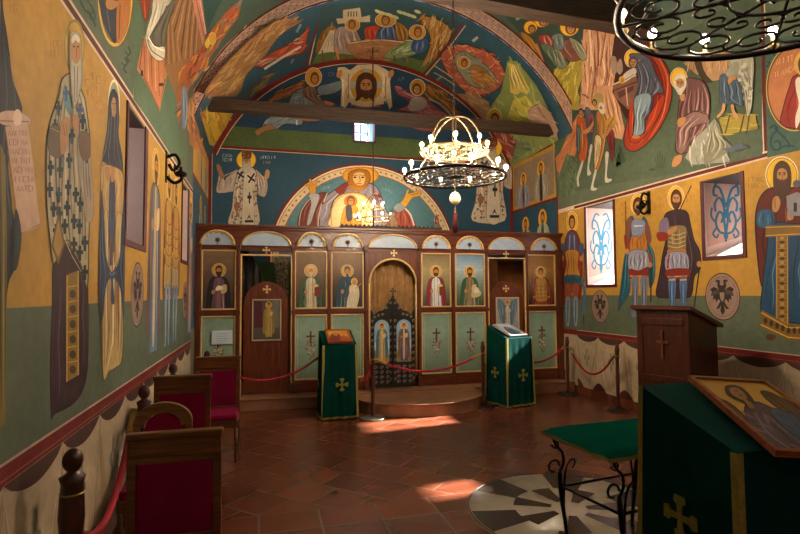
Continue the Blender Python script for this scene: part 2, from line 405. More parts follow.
def face(S, x, y, w, h, skin=SKIN, hair='#3c2517', beard=0, bcol=None, hood=None, dark=SKIN2):
    """small painted head: x,y centre, w,h half sizes"""
    S.E(hood or hair, x, y-h*.12, w*1.38, h*1.25, 18)
    if beard: S.S(bcol or hair, [(x-w*1.0, y), (x-w*.95, y+h*.7), (x-w*.4, y+h*(1+beard)), (x, y+h*(1.15+beard)), (x+w*.4, y+h*(1+beard)), (x+w*.95, y+h*.7), (x+w, y)])
    S.E(skin, x, y, w*.86, h*.92, 16)
    S.S(hood or hair, [(x-w, y-h*.3), (x-w*.7, y-h), (x, y-h*1.2), (x+w*.7, y-h), (x+w, y-h*.3), (x+w*.5, y-h*.62), (x, y-h*.72), (x-w*.5, y-h*.62)])
    if beard: S.S(bcol or hair, [(x-w*.85, y+h*.3), (x-w*.3, y+h*.42), (x, y+h*.36), (x+w*.3, y+h*.42), (x+w*.85, y+h*.3), (x+w*.5, y+h*1.05), (x, y+h*1.2), (x-w*.5, y+h*1.05)])
    for m in (-1, 1):
        S.L('#2c1a10', [(x+m*w*.15, y-h*.28), (x+m*w*.62, y-h*.26)], h*.10, False)
        S.E('#22150e', x+m*w*.38, y-h*.1, w*.16, h*.08, 8)
    S.L(dark, [(x, y-h*.2), (x+w*.08, y+h*.22), (x-w*.12, y+h*.26)], w*.12, False)
    S.L('#7c3020', [(x-w*.22, y+h*.5), (x+w*.22, y+h*.5)], h*.09, False)
def crs(S, c, x, y, w, h, t=.32):
    S.P(c, [(x-w*t/2, y-h/2), (x+w*t/2, y-h/2), (x+w*t/2, y+h/2), (x-w*t/2, y+h/2)]); S.P(c, [(x-w/2, y-h*.2), (x+w/2, y-h*.2), (x+w/2, y+h*.08), (x-w/2, y+h*.08)])
def script_(S, c, x, y, w, h, rows=2, n=5, t=.14, slant=0):
    """faint painted inscription, illegible in the photograph, kept as short pen strokes"""
    for r in range(rows):
        for i in range(n):
            gx = x+w*i/n; gw = w/n*.7; gy = y+r*h*1.35+slant*i; k = R.randrange(5); g = [[(0, 0), (0, 1)], [(0, 1), (.5, 0), (1, 1)], [(1, 0), (0, 0), (0, 1), (1, 1)], [(0, 0), (0, 1), (1, 0), (1, 1)], [(0, 0), (1, 0), (.5, 0), (.5, 1)]][k]
            S.L(c, [(gx+gw*p[0], gy+h*p[1]) for p in g], h*t, False)
# ---- left wall: bishop in cross-covered robe
N.set(0, 0, 4.108)
halo(N, 305, 190, 41, 106, '#b8923a', '#7a6a3a', '#8f8a5a')
N.S('#38242c', '218,1080 262,990 330,1090 358,1150 362,1400 352,1560 310,1650 225,1700 210,1710 206,1480 214,1250')
N.folds('218,1080 262,990 330,1090 358,1150 362,1400 352,1560 310,1650 225,1700 206,1480', ['#2c1c22', '#6d4b50', '#2c1c22'], 8, 5)
N.P('#8a6a2c', '272,1130 322,1110 322,1540 270,1570'); N.L('#c29a48', '274,1130 273,1568', 5, False); N.L('#c29a48', '320,1112 320,1540', 5, False)
for yy in range(1180, 1540, 62): N.L('#c29a48', [(274, yy), (320, yy-8)], 4, False); N.E('#4c3a20', 297, yy+28, 14, 18, 8)
rb = N.S('#b5a988', '290,300 252,325 236,400 205,490 190,580 187,700 190,850 200,960 218,1085 262,990 300,1010 330,1090 356,1180 362,1000 366,860 368,700 366,560 350,430 340,390 312,330')
N.folds(rb, ['#5e5442', '#d8cfb4', '#4a4238', '#7a6a58'], 13, 6)
N.L('#4a4332', list(rb)+[rb[0]], 3, False)
N.S('#a2947c', '318,560 362,600 372,700 380,880 352,910 335,800 318,700'); N.folds('318,560 362,600 372,700 380,880 352,910 335,800', ['#5c5448'], 3, 5)
for (cx_, cy_) in [(236, 445), (222, 520), (208, 600), (204, 690), (245, 640), (243, 700), (200, 780), (238, 800), (276, 770), (280, 660), (216, 860), (272, 855), (308, 800), (226, 950), (262, 930), (300, 910), (325, 840), (300, 1005), (322, 930), (345, 1000), (292, 560), (240, 880), (345, 1120), (324, 1040), (350, 560), (336, 500), (352, 640)]:
    crs(N, '#0e2e36', cx_, cy_, 27, 62, .42)
N.S('#5c8b8e', '262,350 285,400 285,470 265,440 255,390'); crs(N, '#4a5a86', 267, 385, 28, 60); crs(N, '#4a5a86', 325, 455, 30, 62)
N.S('#6b5a44', '200,520 240,520 262,560 262,620 235,650 200,630 190,580'); N.S('#6a4d34', '320,545 362,550 366,640 340,660 322,620')
N.L('#c29a48', '200,525 262,560 258,640', 3)
N.S(SKIN, '248,500 270,480 280,505 276,570 262,625 245,630 240,560'); N.L(SKIN2, '255,510 262,560', 3); N.L(SKIN2, '266,505 270,560', 3)
N.S(SKIN, '292,470 320,485 312,540 296,530')
N.P('#7a5a30', '235,870 262,1000 235,1090 206,1010'); N.P('#a5854a', '235,900 254,1000 235,1060 213,1010')
N.S('#9a9686', '284,140 305,128 326,150 330,230 334,330 305,440 290,420 284,330 280,230')
N.E(SKIN, 306, 205, 20, 58, 18); N.S('#c8c2b0', '287,160 305,138 324,160 318,178 305,165 292,180'); N.S('#b0aa98', '288,240 300,258 312,258 326,240 328,320 316,400 302,440 292,400 286,320')
N.L('#5f5a4e', '300,270 302,420', 3); N.L('#5f5a4e', '314,270 310,400', 3); N.L('#3a2416', '294,190 303,192', 5, False); N.L('#3a2416', '310,192 319,190', 5, False); N.L(SKIN2, '307,195 309,230 304,236', 3)
script_(N, '#a5701f', 205, 165, 45, 28, 2, 3); script_(N, '#a5701f', 350, 285, 70, 30, 3, 3, slant=14); script_(N, '#a5701f', 385, 395, 45, 26, 2, 2, slant=12)
script_(N, '#a5701f', 40, 5, 36, 20, 2, 3)
# ---- left wall: nun with dark hood
N.E('#d8cfa8', 468, 425, 25, 100); N.E('#90957a', 468, 425, 20, 88)
m_ = N.S('#1f2838', '466,365 448,400 443,480 438,540 428,600 418,660 414,700 500,720 508,780 502,650 486,560 488,480 484,400')
N.E(SKIN, 467, 440, 11, 42, 14); N.L('#2a1a10', '460,425 465,427', 4, False); N.L('#2a1a10', '470,427 475,425', 4, False); N.L(SKIN2, '468,430 469,455', 2)
N.folds(m_, ['#566073', '#161c28'], 7, 3)
q = N.S('#b79459', '420,680 412,760 414,860 430,900 470,905 500,890 508,800 504,720 480,690'); N.folds(q, ['#86683a', '#d6b980'], 7, 3)
q = N.S('#2e3c58', '450,730 468,740 472,900 462,1090 446,1060 444,900'); N.folds(q, '#566a8c', 2, 3)
N.S(SKIN, '454,690 468,690 466,740 454,745'); N.S(SKIN, '430,690 446,690 448,735 436,740')
q = N.S('#c2a468', '425,890 440,880 445,1060 456,1090 470,1060 475,890 500,885 506,960 504,1180 500,1460 470,1510 445,1525 425,1560 418,1450 420,1180'); N.folds(q, ['#8c5c26', '#e2d5b0', '#7d7a66', '#a36c2e'], 11, 6)
for pl in ('412,780 425,900 432,1040 446,1110 455,1130 430,1180 418,1310 406,1290 402,1130 408,900', '508,800 496,930 488,1060 468,1110 455,1130 490,1180 504,1310 509,1130 510,900'):
    q = N.S('#2b3850', pl); N.folds(q, ['#5a6b84', '#171f30'], 5, 3)
N.S('#34445e', '440,1095 456,1120 472,1095 476,1140 460,1150 466,1240 452,1240 452,1150 436,1140'); N.L('#6f82a0', '446,1120 456,1130 468,1118', 4)
# ---- left wall: black-robed figure with open scroll at the very edge
q = N.S('#141d25', '0,60 16,78 30,160 50,320 84,420 88,460 60,480 30,540 40,800 75,1000 72,1080 30,1180 22,1400 0,1500'); N.folds(q, ['#3e4f58', '#10171d'], 6, 5)
q = N.P('#77662c', '0,590 20,640 26,1000 22,1740 0,1760'); N.folds(q, ['#4b431f', '#98853c'], 3, 5)
N.S('#caa78c', '0,462 60,455 118,480 118,512 60,518 0,508'); N.L('#8a5f4c', '0,496 118,500', 5); N.E('#e0c6b0', 70, 484, 18, 36)
q = N.P('#c9a58a', '18,520 112,510 130,640 162,920 140,940 82,960 62,850'); N.L('#8c6a54', '18,520 62,850 82,960 162,920', 3, False)
for r_ in range(7): script_(N, '#8f6150', 30+r_*6, 535+r_*38, 80, 22, 1, 5)
N.S('#1e3036', '60,860 85,960 70,1090 50,1090')
# ---- left upper: roundel and scroll ornament before the divider
N.set(70, 0, 4.108)
for (x_, y_) in ((85, 20), (225, 235), (238, 190)): N.L('#2b4a44', [(x_, y_), (x_+10, y_+25), (x_-4, y_+45), (x_+8, y_+65)], 8); N.L('#2b4a44', [(x_-14, y_+20), (x_, y_+34), (x_+14, y_+22)], 6)
N.L('#27423e', '40,0 60,40 90,70 105,110', 8); N.L('#27423e', '70,0 96,40 104,80', 6)
N.E('#d8ac3c', 185, -30, 72, 222, 30); N.E('#6c6a4c', 185, -30, 65, 208, 30); N.S('#2f3744', '118,-40 165,-40 190,10 188,172 160,140 130,70'); N.S('#b06f3a', '192,20 215,-40 240,-40 246,40 230,130 192,175'); N.S(SKIN, '150,-5 190,5 200,20 170,40 148,30')
N.L('#7b4520', '205,20 200,160', 5); N.L('#55607a', '150,40 165,130', 4)
# ---- left upper scene: buildings, throne, white cloth
N.set(130, 0, 4.45)
N.P('#526a52', '15,-20 330,-20 330,60 235,280 215,420 210,560 260,700 200,700 15,440')
q = N.P('#b0714c', '60,160 100,210 150,250 175,260 160,360 132,495 60,350 30,310'); N.L('#7b4028', '60,170 42,300 130,490 156,350', 5, False)
for k in range(5): N.L(['#8a4c30', '#cf9468'][k % 2], [(62+k*16, 200+k*10), (66+k*16, 340+k*22)], 4, False)
N.E('#33251e', 52, 325, 6, 14); N.E('#33251e', 138, 376, 12, 8)
q = N.P('#8a6340', '190,-20 300,-20 335,160 330,200 250,280 215,330 205,430 165,330 150,290'); 
for k in range(12): N.L(['#5e4028', '#a97f52'][k % 2], [(200+k*10, -20), (160+k*12, 290-k*4)], 4, False)
N.P('#b57a64', '270,-20 315,-20 338,140 322,200'); N.L('#7a4436', '290,-20 330,170', 4, False); N.L('#d7a58c', '306,-20 338,150', 4, False)
N.P('#2e4a44', '320,-20 420,-20 345,130')
q = N.S('#bdb6a2', '110,-20 190,-20 165,100 85,175 70,150 95,60'); N.folds(q, ['#7d7768', '#e2dccb'], 5, 5)
q = N.S('#5e5a50', '88,180 110,120 185,0 200,0 165,120 150,210'); N.folds(q, ['#37342d', '#7e7a6c'], 4, 4)
q = N.S('#c2bba9', '68,150 88,190 120,208 152,210 150,262 120,268 90,240 70,190'); N.L('#726c5e', '75,175 95,225 150,262', 5); N.L('#efe8d8', '80,165 105,205 150,225', 5)
N.S('#8c3a26', '40,-20 90,-20 82,60 66,100 50,40'); N.L('#c46a40', '60,-10 66,80', 5)
# figures and rocks at the foot of the vault, seen very obliquely
for pl, c, f in (('215,330 250,280 330,210 350,150 420,60 500,-10 480,80 400,190 330,300 300,350 250,440 215,560 205,430', '#9a5a34', ['#d98a4c', '#c9452a', '#e0a02c', '#6a6040', '#7d8a90', '#5c2a1e']),
                 ('270,540 280,420 330,330 420,200 520,120 534,150 420,250 350,370 330,430 320,560', '#aa8c72', ['#d9b79c', '#8a5f6a', '#c98a3c', '#7a3020', '#7f8a62'])):
    q = N.P(c, pl); N.dabs(q, f, 60, 9, 60, ang=-.95, spread=.3)
q = N.S('#6f7f8c', '228,400 250,400 258,480 250,560 228,560'); N.folds(q, ['#3f5060', '#a2b0b8'], 4, 4); N.S('#c8b23c', '330,190 352,160 362,170 345,215'); halo(N, 365, 170, 16, 26, '#c99a2c')
q = N.P('#9c6b42', '258,440 290,420 300,560 330,700 262,640'); N.dabs(q, ['#c9824a', '#6f3a24', '#d6a066'], 20, 7, 60, 1.4, .2)
# ---- narrow saints between the windows on the left wall (seen side-on)
def saint(S, a, b0, h, sg=1, robe='#5b6f8a', cloak='#6e2c26', inner='#c9b48a', hair='#4a3020', beard=.4, kind='monk', hal='#cf9e34'):
    """standing saint in wall coordinates (metres): a across, b0 at the feet, height h; sg -1 where b runs downwards"""
    S.metric(); X = lambda L: [(a+x*h, b0+sg*y*h) for x, y in L]
    def P(c, L, f=None, n=4, w=.007): 
        q = cr(X(L)); S.raw(c, q)
        if f: S.folds(q, f, n, w*h)
        S.L('#3a281e', list(q)+[q[0]], .0035*h, False)
    cir = lambda c, x, y, r, ry=None: S.raw(c, X([(x+r*math.cos(t), y+(ry or r)*math.sin(t)) for t in [2*pi*i/22 for i in range(22)]]))
    cir('#efe2bb', 0, .915, .092); cir('#7c5420', 0, .915, .087); cir(hal, 0, .915, .082)
    if kind == 'warrior':
        P(cloak, [(-.11, .8), (-.15, .6), (-.17, .35), (-.13, .25), (.05, .3), (.16, .28), (.19, .5), (.13, .78), (0, .82)], ['#2c1a16'], 6)
        for m in (-1, 1): P(robe, [(m*.01, .36), (m*.09, .36), (m*.085, .2), (m*.07, .04), (m*.09, 0), (m*.03, .0), (m*.025, .2)], ['#c9d4dc'], 2)
        P(inner, [(-.1, .46), (.1, .46), (.12, .32), (.04, .34), (0, .31), (-.04, .34), (-.12, .32)], ['#6e5a3c'], 6)
        P('#a8803c', [(-.09, .8), (.09, .8), (.1, .6), (.09, .46), (-.09, .46), (-.1, .6)], ['#6a4a1e', '#d8b860'], 5)
        for k in range(4): S.L('#5c431e', X([(-.09, .52+.06*k), (0, .5+.06*k), (.09, .52+.06*k)]), .006*h, False)
        P('#7d2f24', [(-.1, .8), (-.15, .7), (-.16, .55), (-.12, .53), (-.09, .68)], ['#c98a5a'], 2); P('#7d2f24', [(.1, .8), (.15, .7), (.16, .55), (.12, .53), (.09, .68)], ['#c98a5a'], 2)
        cir(SKIN, -.13, .52, .02); cir(SKIN, .13, .52, .02); S.L('#4a3422', X([(-.15, .98), (-.15, .02)]), .008*h, False)
    else:
        P(cloak, [(-.11, .79), (-.15, .6), (-.16, .3), (-.14, .08), (.14, .08), (.16, .3), (.15, .6), (.11, .79), (0, .83)], ['#2c1c18', '#a08a70'], 7)
        P(robe, [(-.06, .79), (-.07, .5), (-.09, .03), (-.03, .0), (.05, .0), (.1, .03), (.08, .5), (.06, .79)], ['#20242c', '#c9d0d4'], 6)
        P(inner, [(-.022, .8), (.022, .8), (.03, .1), (-.03, .1)], ['#7c6844'], 2)
        cir(SKIN, -.07, .62, .024, .03); P('#c9b07a', [(.03, .6), (.1, .62), (.1, .72), (.03, .7)])
        if kind == 'bishop':
            for k in range(5): 
                for m in (-1, 1): x, y = m*.1, .2+.11*k; S.L('#1d3a40', X([(x-.02, y), (x+.02, y)]), .012*h, False); S.L('#1d3a40', X([(x, y-.028), (x, y+.028)]), .012*h, False)
    cir(hair, 0, .925, .046, .056)
    if beard: P(hair, [(-.036, .9), (-.03, .86), (0, .86-.06*beard), (.03, .86), (.036, .9)])
    cir(SKIN, 0, .915, .032, .043)
    S.raw(hair, X([(-.036, .93), (-.03, .965), (0, .975), (.03, .965), (.036, .93), (.015, .945), (-.015, .945)]))
    if beard: S.raw(hair, X([(-.03, .895), (.03, .895), (.02, .868), (0, .862), (-.02, .868)]))
    for m in (-1, 1): S.L('#20140c', X([(m*.006, .925), (m*.022, .926)]), .006*h, False)
    S.L('#7a4c2c', X([(0, .922), (.002, .903)]), .004*h, False)
saint(N, 5.22, 1.18, 1.86, 1, '#5f7890', '#6b4f58', '#bfae8a', kind='monk', beard=.8)
saint(N, 5.95, 1.18, 1.84, 1, '#6b88a0', '#7f3428', '#a8905a', kind='warrior')
saint(N, 6.42, 1.18, 1.84, 1, '#5a7690', '#8c5a34', '#a08a6a', kind='warrior')
saint(N, 7.72, 1.18, 1.84, 1, '#7a86a0', '#8c3f30', '#c0ab80', kind='monk')
# ---- right wall
# young warrior next to the screen
N.set(555, 180, 3.34)
halo(N, 57, 140, 18, 34, '#d8a52e'); face(N, 57, 142, 8, 19, hair='#4a2a1a')
q = N.S('#7a241e', '45,172 70,172 86,215 92,300 84,400 60,370 40,420 22,390 22,300 30,220'); N.folds(q, ['#3f110e', '#a84a38'], 6, 3)
q = N.S('#4a4a6a', '42,180 70,180 76,240 38,240'); N.L('#8a90b0', '50,185 48,235', 4); N.L('#8a90b0', '64,185 66,235', 4)
q = N.S('#b5823a', '36,238 78,238 76,285 82,325 32,325 40,285'); N.folds(q, '#6e4a1e', 4, 3)
q = N.S('#2e5a6c', '34,320 82,320 86,350 60,345 34,352'); N.folds(q, '#0f2c38', 6, 3)
for x_ in (44, 70): N.S('#8c4a34', [(x_-10, 350), (x_+9, 350), (x_+6, 400), (x_-8, 400)]); N.S('#7a8ca2', [(x_-8, 398), (x_+7, 398), (x_+5, 480), (x_-6, 480)]); N.L('#40506a', [(x_, 400), (x_-1, 476)], 3)
N.L('#3a3a44', '98,230 96,480', 4, False); N.L('#4a6a86', '90,330 100,380 96,450', 9)
for x_ in (24, 88): N.S('#3e5a7c', [(x_-6, 215), (x_+8, 215), (x_+6, 245), (x_-5, 245)]); N.E(SKIN, x_, 262, 6, 10)
script_(N, '#a5701f', 20, 110, 24, 12, 2, 3); script_(N, '#a5701f', 78, 120, 24, 12, 1, 3)
# two warriors
N.set(610, 170, 3.56)
halo(N, 100, 122, 25, 36, '#dcae38'); face(N, 100, 130, 14, 25, hair='#4a2b1a', beard=.15)
q = N.S('#23556a', '118,165 135,190 140,260 158,300 160,380 142,420 135,360 120,250 112,200'); N.folds(q, ['#12303c', '#4a8290'], 4, 3)
q = N.S('#23556a', '62,180 85,170 78,260 70,330 72,430 45,475 30,500 35,440 48,330 58,270'); N.folds(q, ['#12303c', '#4a8290'], 4, 3)
q = N.S('#7d86a0', '80,180 122,180 126,215 106,240 80,236'); N.L('#c8ccd8', '85,200 118,198', 4)
q = N.S('#b5752c', '78,236 108,240 126,215 130,290 74,292'); N.folds(q, '#6f4018', 4, 3)
q = N.S('#8a8ca0', '72,290 132,290 138,345 106,360 68,355'); N.folds(q, ['#4c4e64', '#c4c6d2'], 8, 3)
q = N.S('#7d2a1c', '70,352 104,358 136,345 132,385 108,380 84,390 70,380'); N.L('#d28a3c', '72,378 132,378', 5)
for x_ in (90, 122): q = N.S('#6c7488', [(x_-12, 385), (x_+12, 385), (x_+9, 470), (x_+6, 520), (x_-14, 520), (x_-9, 470)]); N.folds(q, ['#3a4054', '#b0b6c4'], 3, 3)
for pl in ('60,180 78,175 72,225 66,250 55,240', '128,185 142,205 148,250 136,262 126,225'): N.S('#7a4a3c', pl)
q = N.S('#8c3a24', '50,235 68,240 70,285 60,300'); N.S('#7e3a30', '136,300 150,305 148,345'); N.E(SKIN, 62, 290, 8, 10); N.E(SKIN, 144, 338, 8, 10)
N.L('#5a3a1c', '56,112 58,270', 4, False); N.L('#2a2a2e', '147,345 146,470', 4, False)
halo(N, 235, 98, 28, 40, '#dcae38'); face(N, 236, 105, 15, 27, hair='#4a2b1a', beard=.3)
q = N.S('#38262f', '205,150 270,145 288,200 300,250 320,290 322,350 300,380 292,440 270,455 200,455 165,445 175,380 188,300 200,240 190,190'); N.folds(q, ['#2a1c26', '#7a5c68'], 9, 3)
q = N.S('#7c6a4c', '205,205 268,200 272,250 266,290 212,290 205,250'); N.folds(q, ['#4a3c24', '#b09a6c'], 5, 3)
for k in range(4): N.L('#c2a660', [(208, 225+k*15), (238, 232+k*15), (268, 222+k*15)], 3)
N.P('#b8742c', '204,285 270,282 272,298 204,300')
q = N.S('#8f90a8', '204,298 272,296 280,355 240,364 200,358'); N.folds(q, ['#50526a', '#cfd0dc'], 9, 3)
q = N.S('#7a2418', '202,356 280,352 276,385 210,388'); N.L('#d28a3c', '206,380 276,378', 5)
for x_ in (222, 262): q = N.S('#4a6a94', [(x_-13, 388), (x_+13, 386), (x_+10, 470), (x_+4, 498), (x_-12, 498), (x_-9, 470)]); N.folds(q, ['#24406a', '#9ab2cc'], 3, 3); N.L('#c9a24a', [(x_-12, 392), (x_+12, 390)], 5)
for pl in ('182,180 205,170 212,215 195,225 176,215', '168,222 200,226 200,245 178,252'): N.S('#7a6a86', pl)
N.S('#8c2c1c', '168,225 205,225 206,248 175,252'); N.S(SKIN, '205,215 235,200 238,215 212,232'); N.L('#9c2a1c', '212,300 206,350', 6)
N.L('#4a2c1c', '290,55 250,140', 4, False); N.L('#2c2622', '322,330 300,490', 5, False); N.E(SKIN, 318, 335, 9, 11)
script_(N, '#a5701f', 35, 118, 24, 12, 3, 3); script_(N, '#a5701f', 160, 120, 40, 12, 1, 4); script_(N, '#a5701f', 275, 82, 42, 14, 2, 4)
# bearded saint with church model
N.set(700, 150, 2.43)
halo(N, 199, 62, 38, 44, '#e2b52c')
q = N.S('#5c1c16', '175,92 150,110 137,145 135,190 140,260 150,330 170,330 240,340 300,330 300,100 225,92'); N.folds(q, ['#3c100c', '#93463a'], 8, 3)
q = N.S('#1c4464', '175,180 240,180 290,180 290,420 235,420 155,405 152,330 162,250'); N.folds(q, ['#103048', '#4f86a4', '#17405c'], 12, 3)
q = N.S('#2a5c80', '142,150 170,145 182,165 172,188 140,185'); N.folds(q, ['#4f86a4', '#123450'], 4, 3)
q = N.P('#7a5a28', '186,205 214,205 216,430 184,425'); N.L('#c09a4c', '187,205 187,425', 2, False); N.L('#c09a4c', '213,205 213,428', 2, False)
for k in range(22): N.E(['#a8843c', '#4a3818'][k % 2], 200, 214+k*10, 6, 4, 8); N.L('#a8843c', [(190, 209+k*10), (211, 209+k*10)], 1.5, False)
N.P('#80602c', '160,184 300,180 300,205 160,212'); N.L('#c9a450', '160,188 300,184', 2, False); N.L('#c9a450', '160,208 300,201', 2, False)
q = N.P('#7c5a26', '150,388 215,425 300,425 300,470 215,462 147,430'); N.L('#c9a450', '150,395 215,432 300,432', 3, False); N.L('#c9a450', '148,424 215,455 300,462', 3, False)
for k in range(9): N.E('#3c3018', 160+k*14, 415+min(k, 4)*6, 5, 8, 8)
N.S('#4a2f22', '182,40 200,26 218,40 222,75 215,110 199,128 184,110 178,75'); face(N, 200, 62, 15, 25, hair='#4a2f22', beard=1.0)
N.S(SKIN, '178,118 190,112 196,130 188,150 176,146'); N.L(SKIN2, '182,118 184,140', 2); N.S(SKIN, '212,150 226,146 228,166 214,170')
q = N.P('#8d8a92', '210,112 236,95 262,112 262,160 214,160'); N.P('#6a2420', '206,114 236,86 266,114 236,102'); N.E('#5a5a66', 236, 82, 10, 9); N.P('#2c2c34', '228,128 236,128 236,150 228,150'); N.P('#2c2c34', '246,125 253,125 253,150 246,150')
script_(N, '#8c6a28', 118, 66, 38, 11, 2, 5); N.S('#5a3a22', '165,448 185,452 178,462 163,460')
# ---- nativity scene (right upper wall)
b1 = N.wr(0, ZC1)
N.set(500, 0, 2.667)
N.P('#4d5b48', '145,420 150,300 200,80 330,60 500,40 697,-20 700,415 500,460 330,485 150,520')
N.P('#33493f', '-20,10 150,20 235,55 320,130 310,300 160,330 130,210 70,110')
N.set(510, 0, 4.855)
q = N.P('#a39236', '215,335 280,318 300,290 355,283 356,350 330,440 330,534 250,534 210,410'); N.dabs(q, ['#c9b94c', '#6e6a2c', '#8a8a40', '#d8cc6c'], 36, 9, 60, 1.9, .3)
q = N.P('#c79470', '362,100 500,130 560,140 560,300 534,534 330,534 345,430 352,200'); N.folds(q, ['#8c5c42', '#e6bd98', '#b37a58', '#efd0ae', '#7d4c38'], 16, 9); N.dabs(q, ['#e6bd98', '#8c5c42', '#d9a47e'], 46, 7, 70, 1.5, .2)
N.L('#e8c4a0', '385,110 395,320', 9); N.L('#7d4c38', '425,130 430,320', 8); N.L('#8c5c42', '470,120 440,320', 7)
q = N.S('#a8772c', '52,155 95,175 135,230 165,300 180,350 150,320 110,250 70,200'); N.folds(q, ['#6e4a18', '#d6a64c'], 4, 4)
for c, pl in (('#7b8070', '190,250 240,220 270,290 275,325 225,325'), ('#7c4a40', '235,225 290,190 345,260 350,285 290,295'), ('#697a78', '205,175 255,165 265,230 225,235'), ('#8c8f70', '290,180 350,215 375,280 350,290 315,240'), ('#8e3a32', '140,175 185,165 215,205 190,240 150,215'), ('#566a52', '150,215 215,230 230,320 195,290')):
    q = N.S(c, pl); N.folds(q, ['#3c3a34', '#c6bca0'], 4, 4); N.L('#2e2a24', list(q)+[q[0]], 2, False)
for x_, y_, r_ in ((290, 130, 48), (210, 82, 34), (155, 98, 38), (100, 132, 34)):
    N.E('#7a4f1c', x_, y_, r_, r_*.95); N.E('#dfae34', x_, y_, r_*.92, r_*.87); face(N, x_+7, y_+9, r_*.42, r_*.5, hair='#6a3a1c')
N.L('#7f9a9a', '30,95 80,68', 12, False); N.L('#c07a54', '130,210 180,350', 8)
# shepherds / magi
N.set(540, 90, 4.855)
q = N.P('#b4714a', '100,300 150,180 200,90 215,110 190,250 165,340 120,400 85,400 75,330'); N.dabs(q, ['#d99a6c', '#8c4c30', '#c98258'], 30, 7, 60, 1.9, .3)
q = N.P('#c9956e', '280,-20 360,-20 390,90 412,190 400,240 360,230 300,120'); N.folds(q, ['#8c5c42', '#e6bd98'], 7, 7)
q = N.P('#5a6a50', '90,420 130,310 180,330 180,470 150,520 95,520'); N.dabs(q, ['#3c4c3a', '#7d8a68', '#2f3c30'], 34, 5, 30, 1.5, .5)
for c, f, pl in (('#a8542a', ['#6c2f14', '#e0904c'], '180,150 200,125 230,150 240,210 232,290 222,345 192,345 184,260'), ('#465a5c', ['#22302f', '#7a9090'], '182,170 200,200 195,300 182,300 178,220'), ('#51606c', ['#2a3640'], '220,95 245,95 262,150 250,260 236,320 232,240'), ('#8c4a5a', ['#5a2a38'], '235,130 262,120 262,200 244,200'), ('#9a6a34', ['#5c3a18', '#d0a060'], '275,110 310,105 332,170 320,250 310,310 285,390 262,395 272,300 280,200'), ('#7a3030', ['#4a1818'], '330,190 358,200 365,270 352,350 338,280 330,240'), ('#c9b088', ['#8a7450'], '268,230 300,235 292,320 268,380')):
    q = N.S(c, pl); N.folds(q, f, 4, 4); N.L('#33241c', list(q)+[q[0]], 2.5, False)
N.S('#a58a80', '190,70 210,80 208,125 195,130 186,100'); N.S('#a89058', '258,40 280,18 305,25 305,70 282,90 262,72'); N.S('#ccc4a8', '288,66 304,60 318,90 312,118 298,112 285,92'); N.E('#b58a40', 345, 160, 26, 34, rot=.4); N.L('#5a3a1c', '330,185 360,135', 4)
face(N, 200, 108, 10, 14); face(N, 266, 62, 9, 13); face(N, 298, 88, 9, 15, hair='#d8d0b8', beard=.4)
N.S(SKIN, '300,220 330,195 352,170 356,180 330,220 308,240'); N.S(SKIN, '205,200 240,180 260,150 262,170 240,205 215,215')
for pl in ('205,345 212,345 205,380 190,430 192,465 182,465 180,420 195,370', '245,270 256,275 246,330 240,380 250,405 232,415 232,370', '268,390 278,392 266,440 262,470 280,478 270,488 248,484 256,440', '320,305 336,308 330,370 328,425 350,432 345,444 318,446 320,380'):
    N.S('#b9b6a6', pl); 
N.L('#c8a684', '240,80 205,50 210,0', 6); N.L('#6a4424', '205,20 240,40', 6)
N.L('#3c4c3a', '392,270 394,370 370,372 420,350', 3, False)
# Virgin, mandorla cloth and manger
N.set(610, 30, 3.56)
N.P('#3e2020', '20,0 140,-40 160,80 100,240 60,320 10,220 5,110'); 
q = N.S('#9a3a24', '108,55 150,60 190,110 215,160 222,230 205,300 165,370 115,420 80,432 55,415 52,380 62,330 80,240 95,130'); N.folds(q, ['#6e1a10', '#e07a48', '#7c2414'], 14, 5)
q = N.S('#772216', '110,80 160,110 190,190 170,260 120,350 90,370 75,330 90,230'); 
q = N.S('#a4381e', '75,240 98,200 96,250 84,330 95,370 150,290 190,230 195,260 150,350 100,400 70,380'); N.folds(q, ['#d86030', '#6e1a10'], 5, 4)
halo(N, 83, 100, 28, 33, '#e2b02c'); 
q = N.S('#525460', '72,88 95,82 122,88 150,110 165,150 190,205 192,225 160,230 150,290 130,310 128,360 110,375 85,380 88,330 88,260 95,220 102,170 92,130'); N.folds(q, ['#2b2d38', '#8d93a0', '#3a3c48'], 9, 5); N.L('#22232c', list(q)+[q[0]], 3, False)
q = N.S('#7d909a', '90,245 130,225 150,240 140,285 122,300 125,360 100,378 86,375 92,320'); N.folds(q, ['#4a5c68', '#b9c8cc'], 5, 4)
face(N, 86, 116, 13, 19, hood='#454754'); 
q = N.P('#7e5648', '12,195 95,160 102,190 95,225 70,285 20,240'); N.L('#d9b8a4', '12,195 96,162', 5, False); N.L('#3f231c', '18,215 98,185', 4, False); N.P('#55362e', '30,222 90,196 86,215 36,244'); N.L('#c9a48e', '60,205 66,270', 4, False)
q = N.S('#c9bfb2', '42,175 60,150 90,135 98,152 80,172 45,192'); N.L('#7f766c', '50,182 88,158', 3); N.E('#d8a82c', 46, 178, 11, 13); N.E(SKIN, 47, 179, 7, 9)
for pl in ('5,100 22,95 28,140 12,160', '22,130 40,100 48,140 36,160'): N.S('#9c8474', pl)
N.S(SKIN, '86,375 108,378 105,386 84,386')
